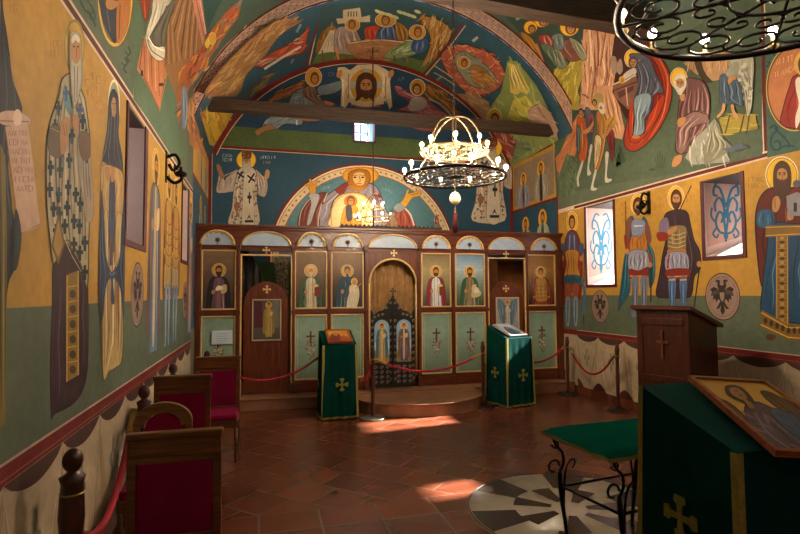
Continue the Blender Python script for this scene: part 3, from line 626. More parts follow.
# Joseph
halo(N, 247, 172, 29, 36, '#e2b02c')
q = N.S('#6a4646', '270,178 300,172 335,185 355,225 358,290 345,355 325,385 290,400 285,430 262,440 238,435 236,400 248,360 244,320 248,260 262,230'); N.folds(q, ['#3c2424', '#9a7472', '#50302f', '#b08e86'], 12, 5); N.L('#2c1a1a', list(q)+[q[0]], 3, False)
q = N.S('#80605c', '245,330 300,290 345,295 350,330 300,345 285,400 262,440 240,430 238,390'); N.folds(q, ['#4c302e', '#b4948c'], 5, 5); N.L('#2c1a1a', '246,325 300,290 345,300', 3)
face(N, 252, 192, 17, 27, hair='#c9c2b0', beard=.35); N.S(SKIN, '252,235 268,228 268,250 256,252'); N.S(SKIN, '245,318 272,310 268,335 246,345'); N.S(SKIN, '232,452 258,445 256,470 234,488 222,482')
q = N.P('#8f8f84', '300,395 350,345 375,315 392,340 430,470 300,480 270,455'); N.dabs(q, ['#b7b7a8', '#6c6c62', '#d0cfc0'], 26, 6, 50, 1.3, .5)
for (x_, y_) in ((180, 490), (36, 470)): 
    for k in range(5): N.L('#3d4a38', [(x_+k*5-10, y_), (x_+k*9-20, y_-60+abs(k-2)*12)], 3, False)
N.E('#3d4a38', 150, 497, 12, 5)
# tree rocks and the shepherd at the right
N.set(700, 50, 4.45)
q = N.P('#a5805e', '-70,60 -20,20 30,10 140,0 150,80 100,130 60,140 30,110 -10,110'); N.dabs(q, ['#c9a47c', '#7d5a3c'], 26, 6, 60, 1.6, .2)
q = N.S('#403425', '-20,50 5,40 20,90 50,135 70,140 30,145 0,110'); 
q = N.P('#9a8a3c', '90,310 150,280 250,290 262,350 110,380'); N.dabs(q, ['#b8a23c', '#6e6a34', '#c0b050'], 16, 6, 60, .1, .3)
q = N.S('#a7a593', '140,20 230,20 245,70 240,150 235,250 215,300 205,240 190,160 150,110 130,110 135,60'); N.folds(q, ['#6c6b5e', '#cfcdbc'], 8, 5)
for k in range(26): N.E(['#c2c0ae', '#8a8878'][k % 2], 165+R.random()*70, 60+R.random()*170, 9, 9, 8)
q = N.S('#46586a', '95,115 130,108 165,125 190,180 195,250 172,245 140,240 95,240 92,170'); N.folds(q, ['#223244', '#8197a6', '#2c3e50'], 8, 5)
N.S('#8f9182', '120,105 150,60 175,60 170,120 140,125'); N.S(SKIN, '132,125 155,112 168,128 150,138 132,155')
for pl in ('105,240 118,242 115,268 105,285 85,302 80,294 100,270', '142,245 156,245 160,270 178,296 172,308 155,300 146,270'): N.S('#b98e62', pl)
for x_ in (125, 190, 212): N.L('#4f4028', [(x_+12, 290), (x_-8 if x_ < 200 else x_, 372)], 6, False)
q = N.P('#7c7c68', '58,330 70,300 78,340 100,385 150,430 110,470 30,515 15,440 40,400'); N.folds(q, ['#b4b39c', '#55554a'], 7, 6)
for k in range(6): N.L('#566070', [(110+k*14, 440-k*4), (150+k*14, 455-k*4)], 8)
# roundel and scrolls at the far right
N.P('#3f5c50', '300,480 288,-60 470,-60 470,440')
for c, pts, w in (('#1d4450', '310,350 330,335 345,355 325,375 315,420 335,445 360,435 350,405 330,410', 10), ('#1d4450', '330,345 360,375 385,400 400,430 375,425', 9), ('#1d4450', '345,440 390,425 420,430', 8), ('#1d4450', '292,20 315,10 335,30 320,60 300,50', 9), ('#1d4450', '295,75 320,60 330,40', 8)): N.L(c, pts, w)
N.E('#c9a24a', 420, 170, 126, 192, 40); N.E('#5c4a2c', 420, 170, 122, 186, 40); N.E('#b0714a', 420, 170, 116, 178, 40)
q = N.S('#8c2c24', '430,110 400,160 370,260 362,330 430,350 560,360 560,100'); N.folds(q, ['#5a1612', '#b04a3c'], 6, 6); N.S('#d6cfc0', '426,135 445,120 460,150 450,200 455,280 430,350 425,300 440,240 428,180'); N.E('#c9a24a', 470, 60, 50, 60); face(N, 470, 70, 24, 40, hair='#5a3a24', beard=.3)
script_(N, '#d6a878', 340, 40, 80, 26, 1, 5, slant=-4); script_(N, '#d6a878', 330, 100, 100, 22, 1, 6, slant=-6)
# simple roundels further west, outside the photograph's view but on the same wall
N.metric()
for yy in (2.0, -.4):
    for side in (0, 1):
        b = (lambda z: z) if side == 0 else (lambda z: N.wr(0, z))
        if side == 0 and yy > 0: continue
        cir = lambda r: [(yy+r*math.cos(2*pi*i/30), b(4.0)+r*math.sin(2*pi*i/30)) for i in range(30)]
        N.raw('#c9a24a', cir(.62)); N.raw('#8a5a3a', cir(.58))
for yy in (3.4, 2.75, .9, 0, -1.9): 
    saint(N, yy, N.wr(0, 1.15), 1.85, -1, '#5a6e88', '#6e3a2c', kind='monk')
for yy in (1.6, -.3, -1.2): saint(N, yy, 1.15, 1.85, 1, '#5a6e88', '#6e3a2c', kind='monk')
# ---------------------------------------------------------------- east end wall
HW = (1.79, 2.19, 4.75, 5.22)
def wz(x0, x1, z0, z1, c): zone(W, x0, x1, z0, z1, c, [HW])
wz(XL, XR, 0, 1.2, '#6a6a52'); wz(XL, XR, 1.2, 2.3, '#3f5a34'); wz(XL, XR, 2.3, 4.44, NAVY); wz(XL, XR, 4.44, 4.86, '#4d6136'); wz(XL, XR, 4.86, 6.6, '#23405a')
W.metric()
rect(W, XL, XR, 4.43, 4.48, RED); rect(W, XL, XR, 4.42, 4.432, '#d9c7a4'); rect(W, XL, XL+.05, 2, 4.43, RED); rect(W, XL+.05, XL+.065, 2, 4.42, '#9a9a88'); rect(W, XR-.05, XR, 2, 4.43, RED)
arcp = lambda cx, cz, r, t0, t1, n=30: [(cx+r*math.sin(t0+(t1-t0)*i/n), cz+r*math.cos(t0+(t1-t0)*i/n)) for i in range(n+1)]
def band(S, c, cx, cz, r0_, r1_, t0, t1, n=40):
    for i in range(n):
        a, b_ = t0+(t1-t0)*i/n, t0+(t1-t0)*(i+1)/n
        S.raw(c, [(cx+r0_*math.sin(a), cz+r0_*math.cos(a)), (cx+r1_*math.sin(a), cz+r1_*math.cos(a)), (cx+r1_*math.sin(b_), cz+r1_*math.cos(b_)), (cx+r0_*math.sin(b_), cz+r0_*math.cos(b_))], 40 if S is W else None)
# red edge below the altar vault (the border follows the arch)
band(W, RED, A.cx, A.cz, A.rad-.09, A.rad+.02, -1.2, 1.15); band(W, '#c9b79a', A.cx, A.cz, A.rad-.105, A.rad-.09, -1.2, 1.15)
# ---- standing bishops left and right
W.set(200, 140, 5.62)
def bishop(ox, flip=1, hide=0):
    X = lambda s: [(ox+flip*(float(a)-260), float(b)) for a, b in [t.split(',') for t in s.split()]]
    W.E('#8a5a1c', ox, 112, 57, 55); W.E('#efc23a', ox, 112, 53, 51)
    for pl in ('215,170 165,195 135,225 110,190 100,230 92,290 130,298 180,290 210,290', '310,170 350,200 372,215 380,260 370,310 350,318 320,290'):
        q = W.S('#b3a394', X(pl)); W.folds(q, ['#7a4c48', '#d8ccb8', '#6a6a70'], 6, 4)
    q = W.S('#c2b6a0', X('220,165 250,150 285,150 315,180 322,260 320,340 328,480 165,480 180,380 188,290 205,210')); W.folds(q, ['#7d7468', '#e2d8c4', '#8c5a50'], 9, 4)
    W.dabs(X('210,180 315,190 322,470 170,470'), ['#8c2c2c', '#2c4054', '#8c5c2c', '#6c1c24', '#3c4c42'], 130, 10, 15, 0, 1.6)
    W.S('#cbbfa8', X('250,190 285,190 300,330 302,480 240,480 240,330'))
    for (a, b, w_) in ((228, 197, 44), (288, 216, 50)): W.L('#1b2c2e', X(f'{a-w_*.45},{b-w_*.35} {a+w_*.45},{b+w_*.35}'), 10, False); W.L('#1b2c2e', X(f'{a+w_*.3},{b-w_*.5} {a-w_*.3},{b+w_*.5}'), 10, False)
    crs(W, '#1b2c2e', ox+flip*18, 325, 24, 64, .3); W.P('#1b2c2e', X('252,450 300,450 300,464 252,464')); W.P('#1b2c2e', X('262,450 276,418 290,450 276,434')); W.P('#8c6248', X('205,335 225,370 205,410 188,370'))
    W.S('#9a7050', X('92,150 100,132 118,150 128,180 142,205 120,215 105,190')); W.S('#b78a5c', X('368,175 380,165 392,180 384,215 362,222'))
    W.S('#b5ae9c', X('238,130 262,122 284,130 280,170 262,188 244,170')); face(W, ox, 118, 19, 28, hair='#8a8474', beard=.2, bcol='#b5ae9c')
    W.S('#6a3a2c', X('236,70 262,62 288,70 284,102 240,102')); W.dabs(X('240,75 284,75 280,98 242,98'), ['#c9a24a'], 8, 5, 8)
bishop(260); script_(W, '#9fb0b4', 128, 78, 56, 18, 2, 4, t=.16); script_(W, '#9fb0b4', 338, 90, 90, 16, 1, 7, t=.16); script_(W, '#a88a5c', 356, 118, 50, 16, 1, 4, t=.16)
W.set(440+7.2, 130-4, 5.05); bishop(232-10, 1); script_(W, '#9fb0b4', 330, 90, 60, 16, 2, 4, t=.16)
# ---- apse painting
W.metric()
ACX, ACZ, AR = 2.03, 2.40, 1.90
def disc(c, r, z0=2.3): W.raw(c, [(ACX-r, z0)]+[(ACX+r*math.sin(t), ACZ+r*math.cos(t)) for t in [-pi/2+pi*i/50 for i in range(51)]]+[(ACX+r, z0)])
disc(RED, AR); disc('#e2d2b0', AR-.045); disc('#6d2620', AR-.075); disc('#d3bd94', AR-.085); disc('#d3bd94', AR-.19); disc('#8c4a2c', AR-.20); disc('#4f7a86', AR-.215)
for i in range(46):
    t = -1.5+3.0*i/45; r = AR-.14; W.raw(['#8c6a3c', '#7a8a5c', '#a8623c'][i % 3], [(ACX+r*math.sin(t)+.022*math.cos(u), ACZ+r*math.cos(t)+.022*math.sin(u)) for u in [2*pi*k/8 for k in range(8)]])
W.set(320, 140, 5.62)
W.E('#a86c1c', 228, 200, 105, 50); W.E('#dd9c28', 228, 200, 99, 46)
q = W.S('#8d8590', '-60,480 -40,400 0,345 90,275 165,235 300,250 345,320 372,400 400,480'); W.folds(q, ['#5d5a6a', '#c2bcc4', '#6f2c28'], 12, 6)
q = W.S('#6c3428', '-120,490 -110,400 -60,330 -10,300 40,300 15,360 -5,420 -10,490'); W.folds(q, ['#47201a', '#94584a'], 8, 6); W.L('#c2a9a0', '-118,480 -105,400 -60,335 -10,302', 5); W.L('#c2a9a0', '10,360 -8,430 -10,490', 7); W.L('#c2a9a0', '40,300 20,350', 6)
q = W.S('#9a4a3a', '380,490 400,430 450,385 490,400 520,440 530,490'); W.folds(q, ['#6b2c22', '#c27a66'], 5, 5); W.L('#d9c9c0', '478,385 508,420 528,480', 9)
W.S('#7d2c26', '90,275 165,235 130,300 100,300'); W.dabs('265,300 345,300 350,350 290,330', ['#7d2c26', '#8c3a30', '#c9c0c4'], 16, 10, 30, .3, .6)
W.S('#c8861e', '160,190 200,168 262,170 285,210 270,250 220,275 165,260'); 
W.S('#a86a1e', '160,196 196,166 240,164 274,184 280,222 262,262 240,276 190,272 166,240'); W.S('#d9b072', '184,198 210,180 246,186 256,222 240,254 208,254 188,230'); W.S('#b0762a', '172,250 205,262 245,262 240,285 165,280')
for x_ in (196, 240): W.L('#7a4c1c', [(x_-14, 200), (x_, 198), (x_+14, 201)], 3); W.E('#2c1a0c', x_, 210, 9, 4.5)
W.L('#8c5a2c', '220,200 226,232 212,236', 4); W.L('#9c3c20', '204,246 234,246', 5, False)
q = W.S('#dcc48c', '60,420 80,340 140,300 230,300 290,350 300,420 280,490 60,490'); W.L('#b5904c', '66,480 62,410 88,345 142,306 228,306 285,352 296,420', 6)
W.E('#b5702a', 172, 345, 38, 36); W.S('#c98c2c', '130,400 150,370 200,370 222,420 225,490 120,490'); W.folds('130,400 150,370 200,370 222,420 225,490 120,490', ['#8c5a1c', '#e8c060'], 5, 4); face(W, 173, 345, 17, 23, hair='#7a4a20'); W.S('#3c3a40', '146,375 175,370 182,440 160,460 148,440')
W.S('#dca43a', '440,370 470,330 490,280 500,285 498,302 560,285 562,312 520,325 500,352 470,385'); W.S('#8f9aa0', '415,380 445,355 480,380 440,405')
W.L('#7a4a1c', '505,310 555,298', 3, False)
W.set(200, 140, 5.62); W.S('#dc9c2c', '620,310 612,265 590,258 592,246 610,250 614,222 624,222 636,250 655,218 664,222 652,262 645,310'); W.S('#a9a6a8', '612,310 650,300 672,320 645,400 620,470 600,470 625,360')
script_(W, '#7aa0aa', 680, 262, 50, 18, 1, 3); W.set(320, 140, 5.62); script_(W, '#7aa0aa', 10, 262, 60, 16, 1, 4, slant=-3); script_(W, '#7aa0aa', 350, 270, 60, 16, 1, 4, slant=5)
# ---- mandylion with two flying angels
W.set(230, 50, 5.34)
q = W.S('#6a4622', '200,272 260,220 330,190 380,165 405,180 390,210 330,240 280,262 235,275'); W.dabs(q, ['#a8782c', '#4a2e14', '#c29a44', '#7d5a24'], 60, 5, 60, -.5, .15)
W.L('#a85a58', '215,272 290,235 365,200 385,205', 12)
q = W.S('#76848a', '180,385 250,340 300,320 330,240 385,205 430,200 470,240 500,290 480,340 400,360 380,400 300,395 240,420'); W.folds(q, ['#4a565c', '#aab6b8', '#3c474c'], 9, 4); W.dabs(q, ['#aab6b8', '#4a565c', '#8f9a9c'], 30, 5, 50, -.5, .3)
q = W.S('#7a5c48', '390,210 440,190 462,220 470,265 520,270 520,292 470,300 430,270 400,250'); W.folds(q, ['#4c3628', '#a8866c'], 5, 4)
W.S('#6c7c84', '470,200 534,180 600,165 610,190 560,230 480,240')
halo(W, 446, 146, 42, 48, '#c98c2c'); face(W, 452, 155, 17, 27, hair='#6a3c1c')
W.S('#9a6a44', '140,430 200,400 235,410 240,422 185,435 150,458 138,450'); W.S('#9a6a44', '370,365 440,352 482,362 470,378 400,380'); W.L('#a85048', '90,340 150,330 215,340', 10); W.L('#c9ccc8', '355,375 358,400', 8, False)
W.S('#b07a50', '505,275 534,278 560,290 540,298 510,292'); W.S('#9a9c94', '290,345 340,335 350,355 300,368')
W.set(320, 50, 5.34)
q = W.S('#6a4622', '560,190 600,185 660,225 700,280 735,320 728,360 680,320 640,275 600,265 560,235'); W.dabs(q, ['#a8782c', '#4a2e14', '#c29a44'], 60, 5, 60, .65, .15)
W.L('#8f8a86', '580,262 640,290 700,350', 10)
q = W.S('#9a5a62', '395,190 440,210 490,240 540,240 590,280 640,320 680,345 640,360 540,345 450,325 410,322 460,300 480,270 420,240'); W.folds(q, ['#5c2c34', '#cf9a9c'], 7, 5); W.dabs(q, ['#5c2c34', '#c88c90', '#7c4048'], 30, 5, 50, .5, .3)
W.S('#9a9690', '470,300 500,250 560,262 570,300 530,325 480,325'); halo(W, 520, 200, 39, 42, '#a8762c'); face(W, 516, 212, 18, 25, hair='#5a3418')
W.S('#8c4c50', '490,395 560,405 640,420 640,440 540,428 490,412')
q = W.P('#cbb896', '95,95 130,92 160,110 200,80 300,80 350,105 385,130 372,170 385,300 370,320 345,240 340,290 250,300 160,270 135,310 110,300 118,170 90,130')
W.folds(q, ['#8f7c5c', '#e6d9bd'], 8, 6); W.L('#e6d9bd', '120,160 125,300', 8, False); W.L('#8f7c5c', '152,130 150,265', 6, False); W.L('#8f7c5c', '350,140 348,260', 6, False)
W.E('#bb8c2a', 246, 190, 88, 88); W.P('#9aa0a0', '160,170 330,170 330,205 160,205'); W.P('#9aa0a0', '232,100 262,100 262,150 232,150'); W.L('#cbb896', '150,262 200,290 290,290 345,262', 22)
W.S('#4c2a18', '200,150 222,128 250,122 278,134 298,160 300,220 285,262 292,275 270,262 255,250 225,250 205,268 188,272 196,245 190,200'); face(W, 246, 195, 36, 54, hair='#4c2a18', beard=.12)
W.L('#8a5648', '180,298 240,310 325,300', 9); script_(W, '#6a7c88', 48, 118, 30, 20, 1, 2); script_(W, '#6a7c88', 418, 145, 34, 20, 1, 2)
for x_ in (105, 380): W.S('#b9824f', [(x_-14, 118), (x_+8, 108), (x_+14, 128), (x_, 150), (x_-16, 145)])
# wall seen through the screen's left doorway: patterned robe of a painted bishop
W.set(270, 215, 5.34); q = W.P('#8f8670', '20,225 98,225 98,420 40,420'); W.dabs(q, ['#33261c', '#5a2a20', '#c8bda0', '#2a241c'], 90, 6, 14, 1.2, .8)
# ================================================================ altar bay walls and vault
zone(A, YR, YE, 0, 1.2, '#6a6a52'); zone(A, YR, YE, 1.2, 3.42, NAVY); zone(A, YR, YE, 3.42, A.zs, OCH); zone(A, YR, YE, A.zs, A.bR, '#2c4e5c')
for z0, z1, c in ((0, ZB0, '#b3a084'), (ZB0, ZB1, RED), (ZB1, 1.65, GRN), (1.65, ZC0, OCH), (ZC0, A.zr, '#5d6850')): zone(A, YR, 8.42, A.wr(0, z1), A.wr(0, z0), c)
for z0, z1, c in ((0, 1.2, '#6a6a52'), (1.2, 3.42, NAVY), (3.42, A.zr, OCH)): zone(A, 8.42, YE, A.wr(0, z1), A.wr(0, z0), c)
A.metric()
for side in (0, 1):
    b = (lambda z: z) if side == 0 else (lambda z: A.wr(0, z))
    sg = 1 if side == 0 else -1; b0z = [A.zs, A.zr][side]
    for z0, z1 in ((b0z-.04, b0z), (3.40, 3.45)): rect(A, [YR, 8.42][side], YE, *sorted((b(z0), b(z1))), RED)
    rect(A, YE-.05, YE, *sorted((b(1.0), b(b0z))), RED)
    def bust(a, z, r, robe, cloak, back=None, gold='#d8a02c'):
        cr_ = lambda c, x, y, rr, ry=None: A.raw(c, [(a+x+rr*math.cos(t), b(z+y)+(ry or rr)*math.sin(t)) for t in [2*pi*i/20 for i in range(20)]])
        pl = lambda c, L, f=None: (lambda q: (A.raw(c, q), A.folds(q, f, 5, .015) if f else 0))(cr([(a+x*r, b(z+y*r)) for x, y in L]))
        cr_('#7a4c18', 0, .0, r*.36, r*.42); cr_(gold, 0, 0, r*.33, r*.39)
        pl(robe, [(-.3, -.28), (-.5, -.6), (-.5, -1.3), (.5, -1.3), (.5, -.6), (.3, -.28), (0, -.2)], ['#4a3c34', '#d9cdb4', '#6a5a4c'])
        pl(cloak, [(-.08, -.25), (-.12, -1.3), (.12, -1.3), (.08, -.25)], ['#2c2420'])
        cr_('#4a3222', 0, .02, r*.17, r*.26); cr_(SKIN, 0, 0, r*.12, r*.19); cr_('#6a5038', 0, -.15*r, r*.09, r*.1)
    if side:
        rect(A, 8.52, YE-.1, *sorted((b(3.52), b(A.zr-.12))), '#8c7860')
        A.dabs([(8.52, b(3.52)), (YE-.1, b(3.52)), (YE-.1, b(A.zr-.12)), (8.52, b(A.zr-.12))], ['#7a6a5c', '#a08a6c', '#7d7484'], 60, .02, .2, 1.57, .3)
    else: pass
    bust(8.98, 4.08, .44, '#9a9080', '#2c2622'); bust(9.68, 4.02, .42, '#7d8aa0', '#8a5a30')
    bust(8.95, 3.12, .46, '#a8a68c', '#4a5c40'); bust(9.62, 3.08, .42, '#a89a84', '#5c3c30')
    if side:
        rect(A, 8.40, 8.45, b(b0z), b(1.2), RED); rect(A, YR, 8.40, b(ZC1), b(ZC0), '#cdb9a2')
# figures in the vault of the altar bay
def apx(x, y): return (x, y)
# left: rocks, descending angel
A.set(180, 0, 3.56)
q = A.P('#9a7040', '85,330 150,240 240,150 350,70 415,65 420,80 350,130 300,200 240,260 200,345 100,345'); A.dabs(q, ['#d0a05c', '#7c4c2c', '#c9b48a', '#e2b868', '#a8705c', '#8c8a5a'], 90, 7, 60, -.75, .2)
q = A.P('#5a4a34', '230,345 300,270 330,255 330,270 270,330 240,350'); A.dabs(q, ['#7f8a4c', '#b58a4a', '#3c4a3a'], 20, 5, 40, -.7, .2)
q = A.S('#a8482c', '280,225 320,190 380,160 430,130 455,90 458,105 450,150 440,185 380,205 330,215 290,240'); A.dabs(q, ['#e07a4c', '#6c2a1c', '#d8cdb8', '#c95c34'], 30, 5, 40, -.5, .3)
A.L('#cfc9b8', '300,245 370,200 430,165', 8); A.L('#8a9498', '415,115 430,85', 8, False); A.L('#6f7d86', '395,225 405,210', 8, False)
q = A.P('#c09a2c', '70,400 110,390 190,400 160,460 120,520 105,515'); A.dabs(q, ['#e0c04c', '#8c7a2c', '#6a8a4c', '#b0442c'], 30, 7, 50, 1.2, .4)
A.metric()
for yy in (9.95,): pass
A.set(180, 0, 3.56)
A.L(RED, '512,25 490,90 470,150 452,232', 7); A.L('#cdbfa4', '520,25 498,90 478,150 460,230', 4)
# centre: hospitality of three angels at a table
A.set(300, 0, 5)
A.P('#2c4a4c', '110,30 350,10 640,40 800,110 640,370 420,320 250,320 60,330 75,200')
A.P('#59703c', '60,320 95,240 300,270 600,300 690,300 640,375 420,318 250,318')
A.P('#b9a884', '215,50 300,38 308,85 350,75 350,110 190,120 180,92 215,92'); 
for k in range(4): A.P('#4a4438', [(238+k*14, 56), (244+k*14, 56), (244+k*14, 82), (238+k*14, 82)])
q = A.S('#8a6228', '170,125 130,140 100,180 75,260 95,250 130,200 175,165'); A.dabs(q, ['#5c3c14', '#c29344'], 16, 5, 40, 1.9, .2)
q = A.P('#c2b294', '150,150 180,150 190,260 140,260 90,270'); A.folds(q, ['#8c7c60'], 4, 4)
q = A.S('#9a8a80', '185,140 235,130 280,150 300,190 320,230 310,280 250,275 215,270 175,260 170,190'); A.folds(q, ['#6c5450', '#d6cdc4', '#8c4c44'], 9, 5)
halo(A, 262, 122, 36, 32, '#c08a2c'); face(A, 260, 122, 14, 19, hair='#6a3a1c')
q = A.S('#b8452a', '325,140 370,125 400,140 395,190 340,200 325,180'); A.folds(q, ['#7c2414', '#e8805a'], 5, 5)
q = A.S('#43597c', '400,140 450,115 475,150 485,200 400,200 380,180'); A.folds(q, ['#24385a', '#90a4bc'], 6, 5)
q = A.S('#8a6228', '475,110 520,125 545,160 535,210 490,200'); A.folds(q, ['#c29344', '#5c3c14'], 5, 5); halo(A, 428, 98, 50, 34, '#c08a2c'); face(A, 428, 100, 16, 22, hair='#6a3a1c')
q = A.S('#a0724c', '235,215 380,195 520,205 560,230 520,270 420,300 300,290 260,270'); A.L('#d6b58c', '240,215 380,198 520,208', 5); A.dabs(q, ['#8a5c3c', '#c29c74'], 20, 6, 50, .1, .2)
for k in range(3): A.L('#3c2818', [(335+k*22, 262), (345+k*22, 245), (352+k*22, 262)], 4, False)
q = A.S('#7f9668', '420,280 460,240 520,215 560,200 600,230 590,260 530,285 460,292'); A.folds(q, ['#4c6240', '#c2d0ac'], 6, 5); A.dabs(q, ['#c2d0ac', '#4c6240'], 14, 5, 50, -.3, .3)
q = A.S('#3f5a84', '565,205 610,185 640,200 635,240 600,262 560,250'); A.folds(q, ['#22365a', '#8ca4c4'], 5, 5); halo(A, 587, 158, 40, 36, '#c08a2c'); face(A, 590, 158, 15, 22, hair='#6a3a1c')
q = A.S('#9c7238', '600,80 660,85 720,110 755,150 745,190 700,250 640,310 610,320 640,260 655,200 640,150'); A.dabs(q, ['#d9c28c', '#6c4418', '#b8843c', '#c9a86c'], 70, 6, 60, 1.9, .35)
for k in range(10): A.E('#b9b884', 390+k*22, 55+((k*37) % 30), 18, 8, 10, rot=.4)
for k in range(8): A.L(['#7a3c20', '#a8622c'][k % 2], [(110+k*60, 250+(k*29) % 30), (120+k*60, 310)], 7, False)
A.L('#c9843c', '180,240 195,310', 10); A.L('#4a5a8a', '515,280 520,310', 8, False)
# right: burning vision and the rocks
A.set(420, 0, 5.71)
A.L(RED, '248,130 130,290 5,440', 12); A.L('#cdbfa4', '262,140 150,290 20,440', 5)
q = A.S('#a85a42', '120,310 170,265 250,250 330,270 400,300 470,370 485,440 440,510 350,540 260,520 190,450 140,380'); A.dabs(q, ['#d9825c', '#8c3a2a', '#e8a878', '#b0442c', '#c2927a'], 110, 9, 50, .2, .9)
q = A.S('#7f8a78', '200,320 260,290 340,340 400,390 440,460 380,500 290,480 220,400'); A.dabs(q, ['#b5b49a', '#5c6c60', '#a8744c'], 30, 7, 50, .6, .4)
q = A.S('#9a6c38', '290,380 340,370 400,420 440,470 380,490 310,470'); A.dabs(q, ['#d0a060', '#6c4420', '#c98a3c'], 26, 7, 50, .5, .4); halo(A, 252, 352, 36, 34, '#c98c34'); face(A, 256, 356, 14, 20, hair='#5c3418')
A.L('#a8a494', '302,232 332,208', 16, False); A.L('#6f7d86', '90,462 120,440', 14, False); A.L('#c29c74', '80,370 200,450', 7); A.L('#c29c74', '80,410 200,480', 5)
A.set(440, 60, 4.855)
q = A.P('#7f8a4c', '330,0 370,0 470,120 530,240 575,350 575,390 350,520 220,430 200,300 300,150'); A.dabs(q, ['#a8b060', '#5c6e40', '#c2b864', '#8f9a5c', '#6a7c50'], 80, 9, 60, 1.1, .5)
q = A.P('#c9b058', '335,10 370,20 440,140 425,165 395,150 380,165 345,155'); A.folds(q, ['#8f7a34', '#e6d894'], 7, 8)
q = A.P('#b8ae4a', '360,190 420,170 460,220 440,270 380,300 330,280'); A.dabs(q, ['#d8cf70', '#8a8438'], 18, 8, 50, .9, .4)
q = A.S('#a98872', '430,250 490,210 545,260 575,340 560,380 500,330 450,320'); A.dabs(q, ['#c9a894', '#7d5c4c', '#b08a6c'], 24, 9, 40, .8, .5)
q = A.P('#a07c58', '75,160 180,165 240,200 240,300 190,310'); A.dabs(q, ['#c2a078', '#7c5c40'], 20, 8, 50, .7, .3)
halo(A, 268, 275, 32, 42, '#b8842c'); face(A, 270, 285, 14, 24, hair='#4c3020', beard=.4)
q = A.S('#8c4238', '235,320 290,300 340,350 380,400 395,440 330,480 280,410'); A.dabs(q, ['#c98a7c', '#5c201c', '#d6b0a4', '#a05a4c'], 36, 8, 50, .9, .5)
q = A.P('#6c7c58', '380,380 470,420 400,460 350,500'); A.dabs(q, ['#8f9a6c', '#4c5c44'], 12, 8, 40, .3, .4)
# ================================================================ transverse arch face
def sec(S, t):
    return (S.cx+S.rad*math.sin(t), S.cz+S.rad*math.cos(t))
def seg_pair(u):
    """matching points of altar section and nave section at fraction u from left to right"""
    ta = -A.th+(A.th+A.tr)*u; tn = -N.th+(N.th+N.tr)*u
    return sec(A, ta), sec(N, tn)
def rg(c, f0, f1, u0, u1, n, layer):
    for i in range(n):
        q = []
        for u, ff in ((u0+(u1-u0)*i/n, (f0, f1)), (u0+(u1-u0)*(i+1)/n, (f1, f0))):
            a, b = seg_pair(u)
            for f_ in ff: q.append((a[0]+(b[0]-a[0])*f_, a[1]+(b[1]-a[1])*f_))
        RG.raw(c, q, layer)
rg('#c4a092', 0, 1, 0, 1, 60, 0); rg(RED, 0, .12, 0, 1, 60, 1); rg('#d9c8a8', .12, .17, 0, 1, 60, 1); rg('#d9c8a8', .83, .87, 0, 1, 60, 1); rg(RED, .87, 1, 0, 1, 60, 1)
for i in range(210):
    u = (i+.5)/210; a, b = seg_pair(u); w_ = math.hypot(b[0]-a[0], b[1]-a[1])
    for j, f_ in enumerate((.27, .42, .58, .73)):
        x, z = a[0]+(b[0]-a[0])*f_, a[1]+(b[1]-a[1])*f_
        c = ['#4a6a8c', '#c2643c', '#e0c9a0', '#7c3a5a', '#d68a5c', '#3c5a7c', '#e8dcc0'][(i*3+j*2) % 7]
        s_ = .010 if (i+j) % 2 else .016; c = lerpc(c, '#c29c8c', .35)
        RG.raw(c, [(x-s_, z), (x, z-s_), (x+s_, z), (x, z+s_)], 2)
# left and right pilaster strips below the springing stay flush with the walls
for nm, S, spl in (('nave', N, [('wall_left', lambda a, b: b < N.zs), ('wall_right', lambda a, b: b > N.bR), ('ceiling', lambda a, b: True)]),
                   ('altar', A, [('wall_altar_left', lambda a, b: b < A.zs), ('wall_altar_right', lambda a, b: b > A.bR), ('ceiling_altar', lambda a, b: True)]),
                   ('end', W, [('wall_front', lambda a, b: True)]), ('ring', RG, [('trim_1', lambda a, b: True)])):
    for o in S.build(spl, FRESCO): o['kind'] = 'structure'
# rear wall
rw = MB(); rw.box(XL-.7, XR+.7, YB-.5, YB, 0, 2.4)
zz = MB()
for x0, x1, z0, z1 in ((XL-.1, 1.3, 0, 7), (3.0, XR+.1, 0, 7), (1.3, 3.0, 2.5, 3.6), (1.3, 3.0, 4.6, 7)): zz.box(x0, x1, YB-.4, YB, z0, z1)
zz.obj('wall_back', mat('rear_plaster', '#8f7a4a', .7, noise=.1), kind='structure')
dr = MB(); dr.bbox(1.32, 2.14, YB-.3, YB-.24, 0, 2.48, .006); dr.bbox(2.16, 2.98, YB-.3, YB-.24, 0, 2.48, .006)
dr.obj('door_1', WOODL, kind='structure')
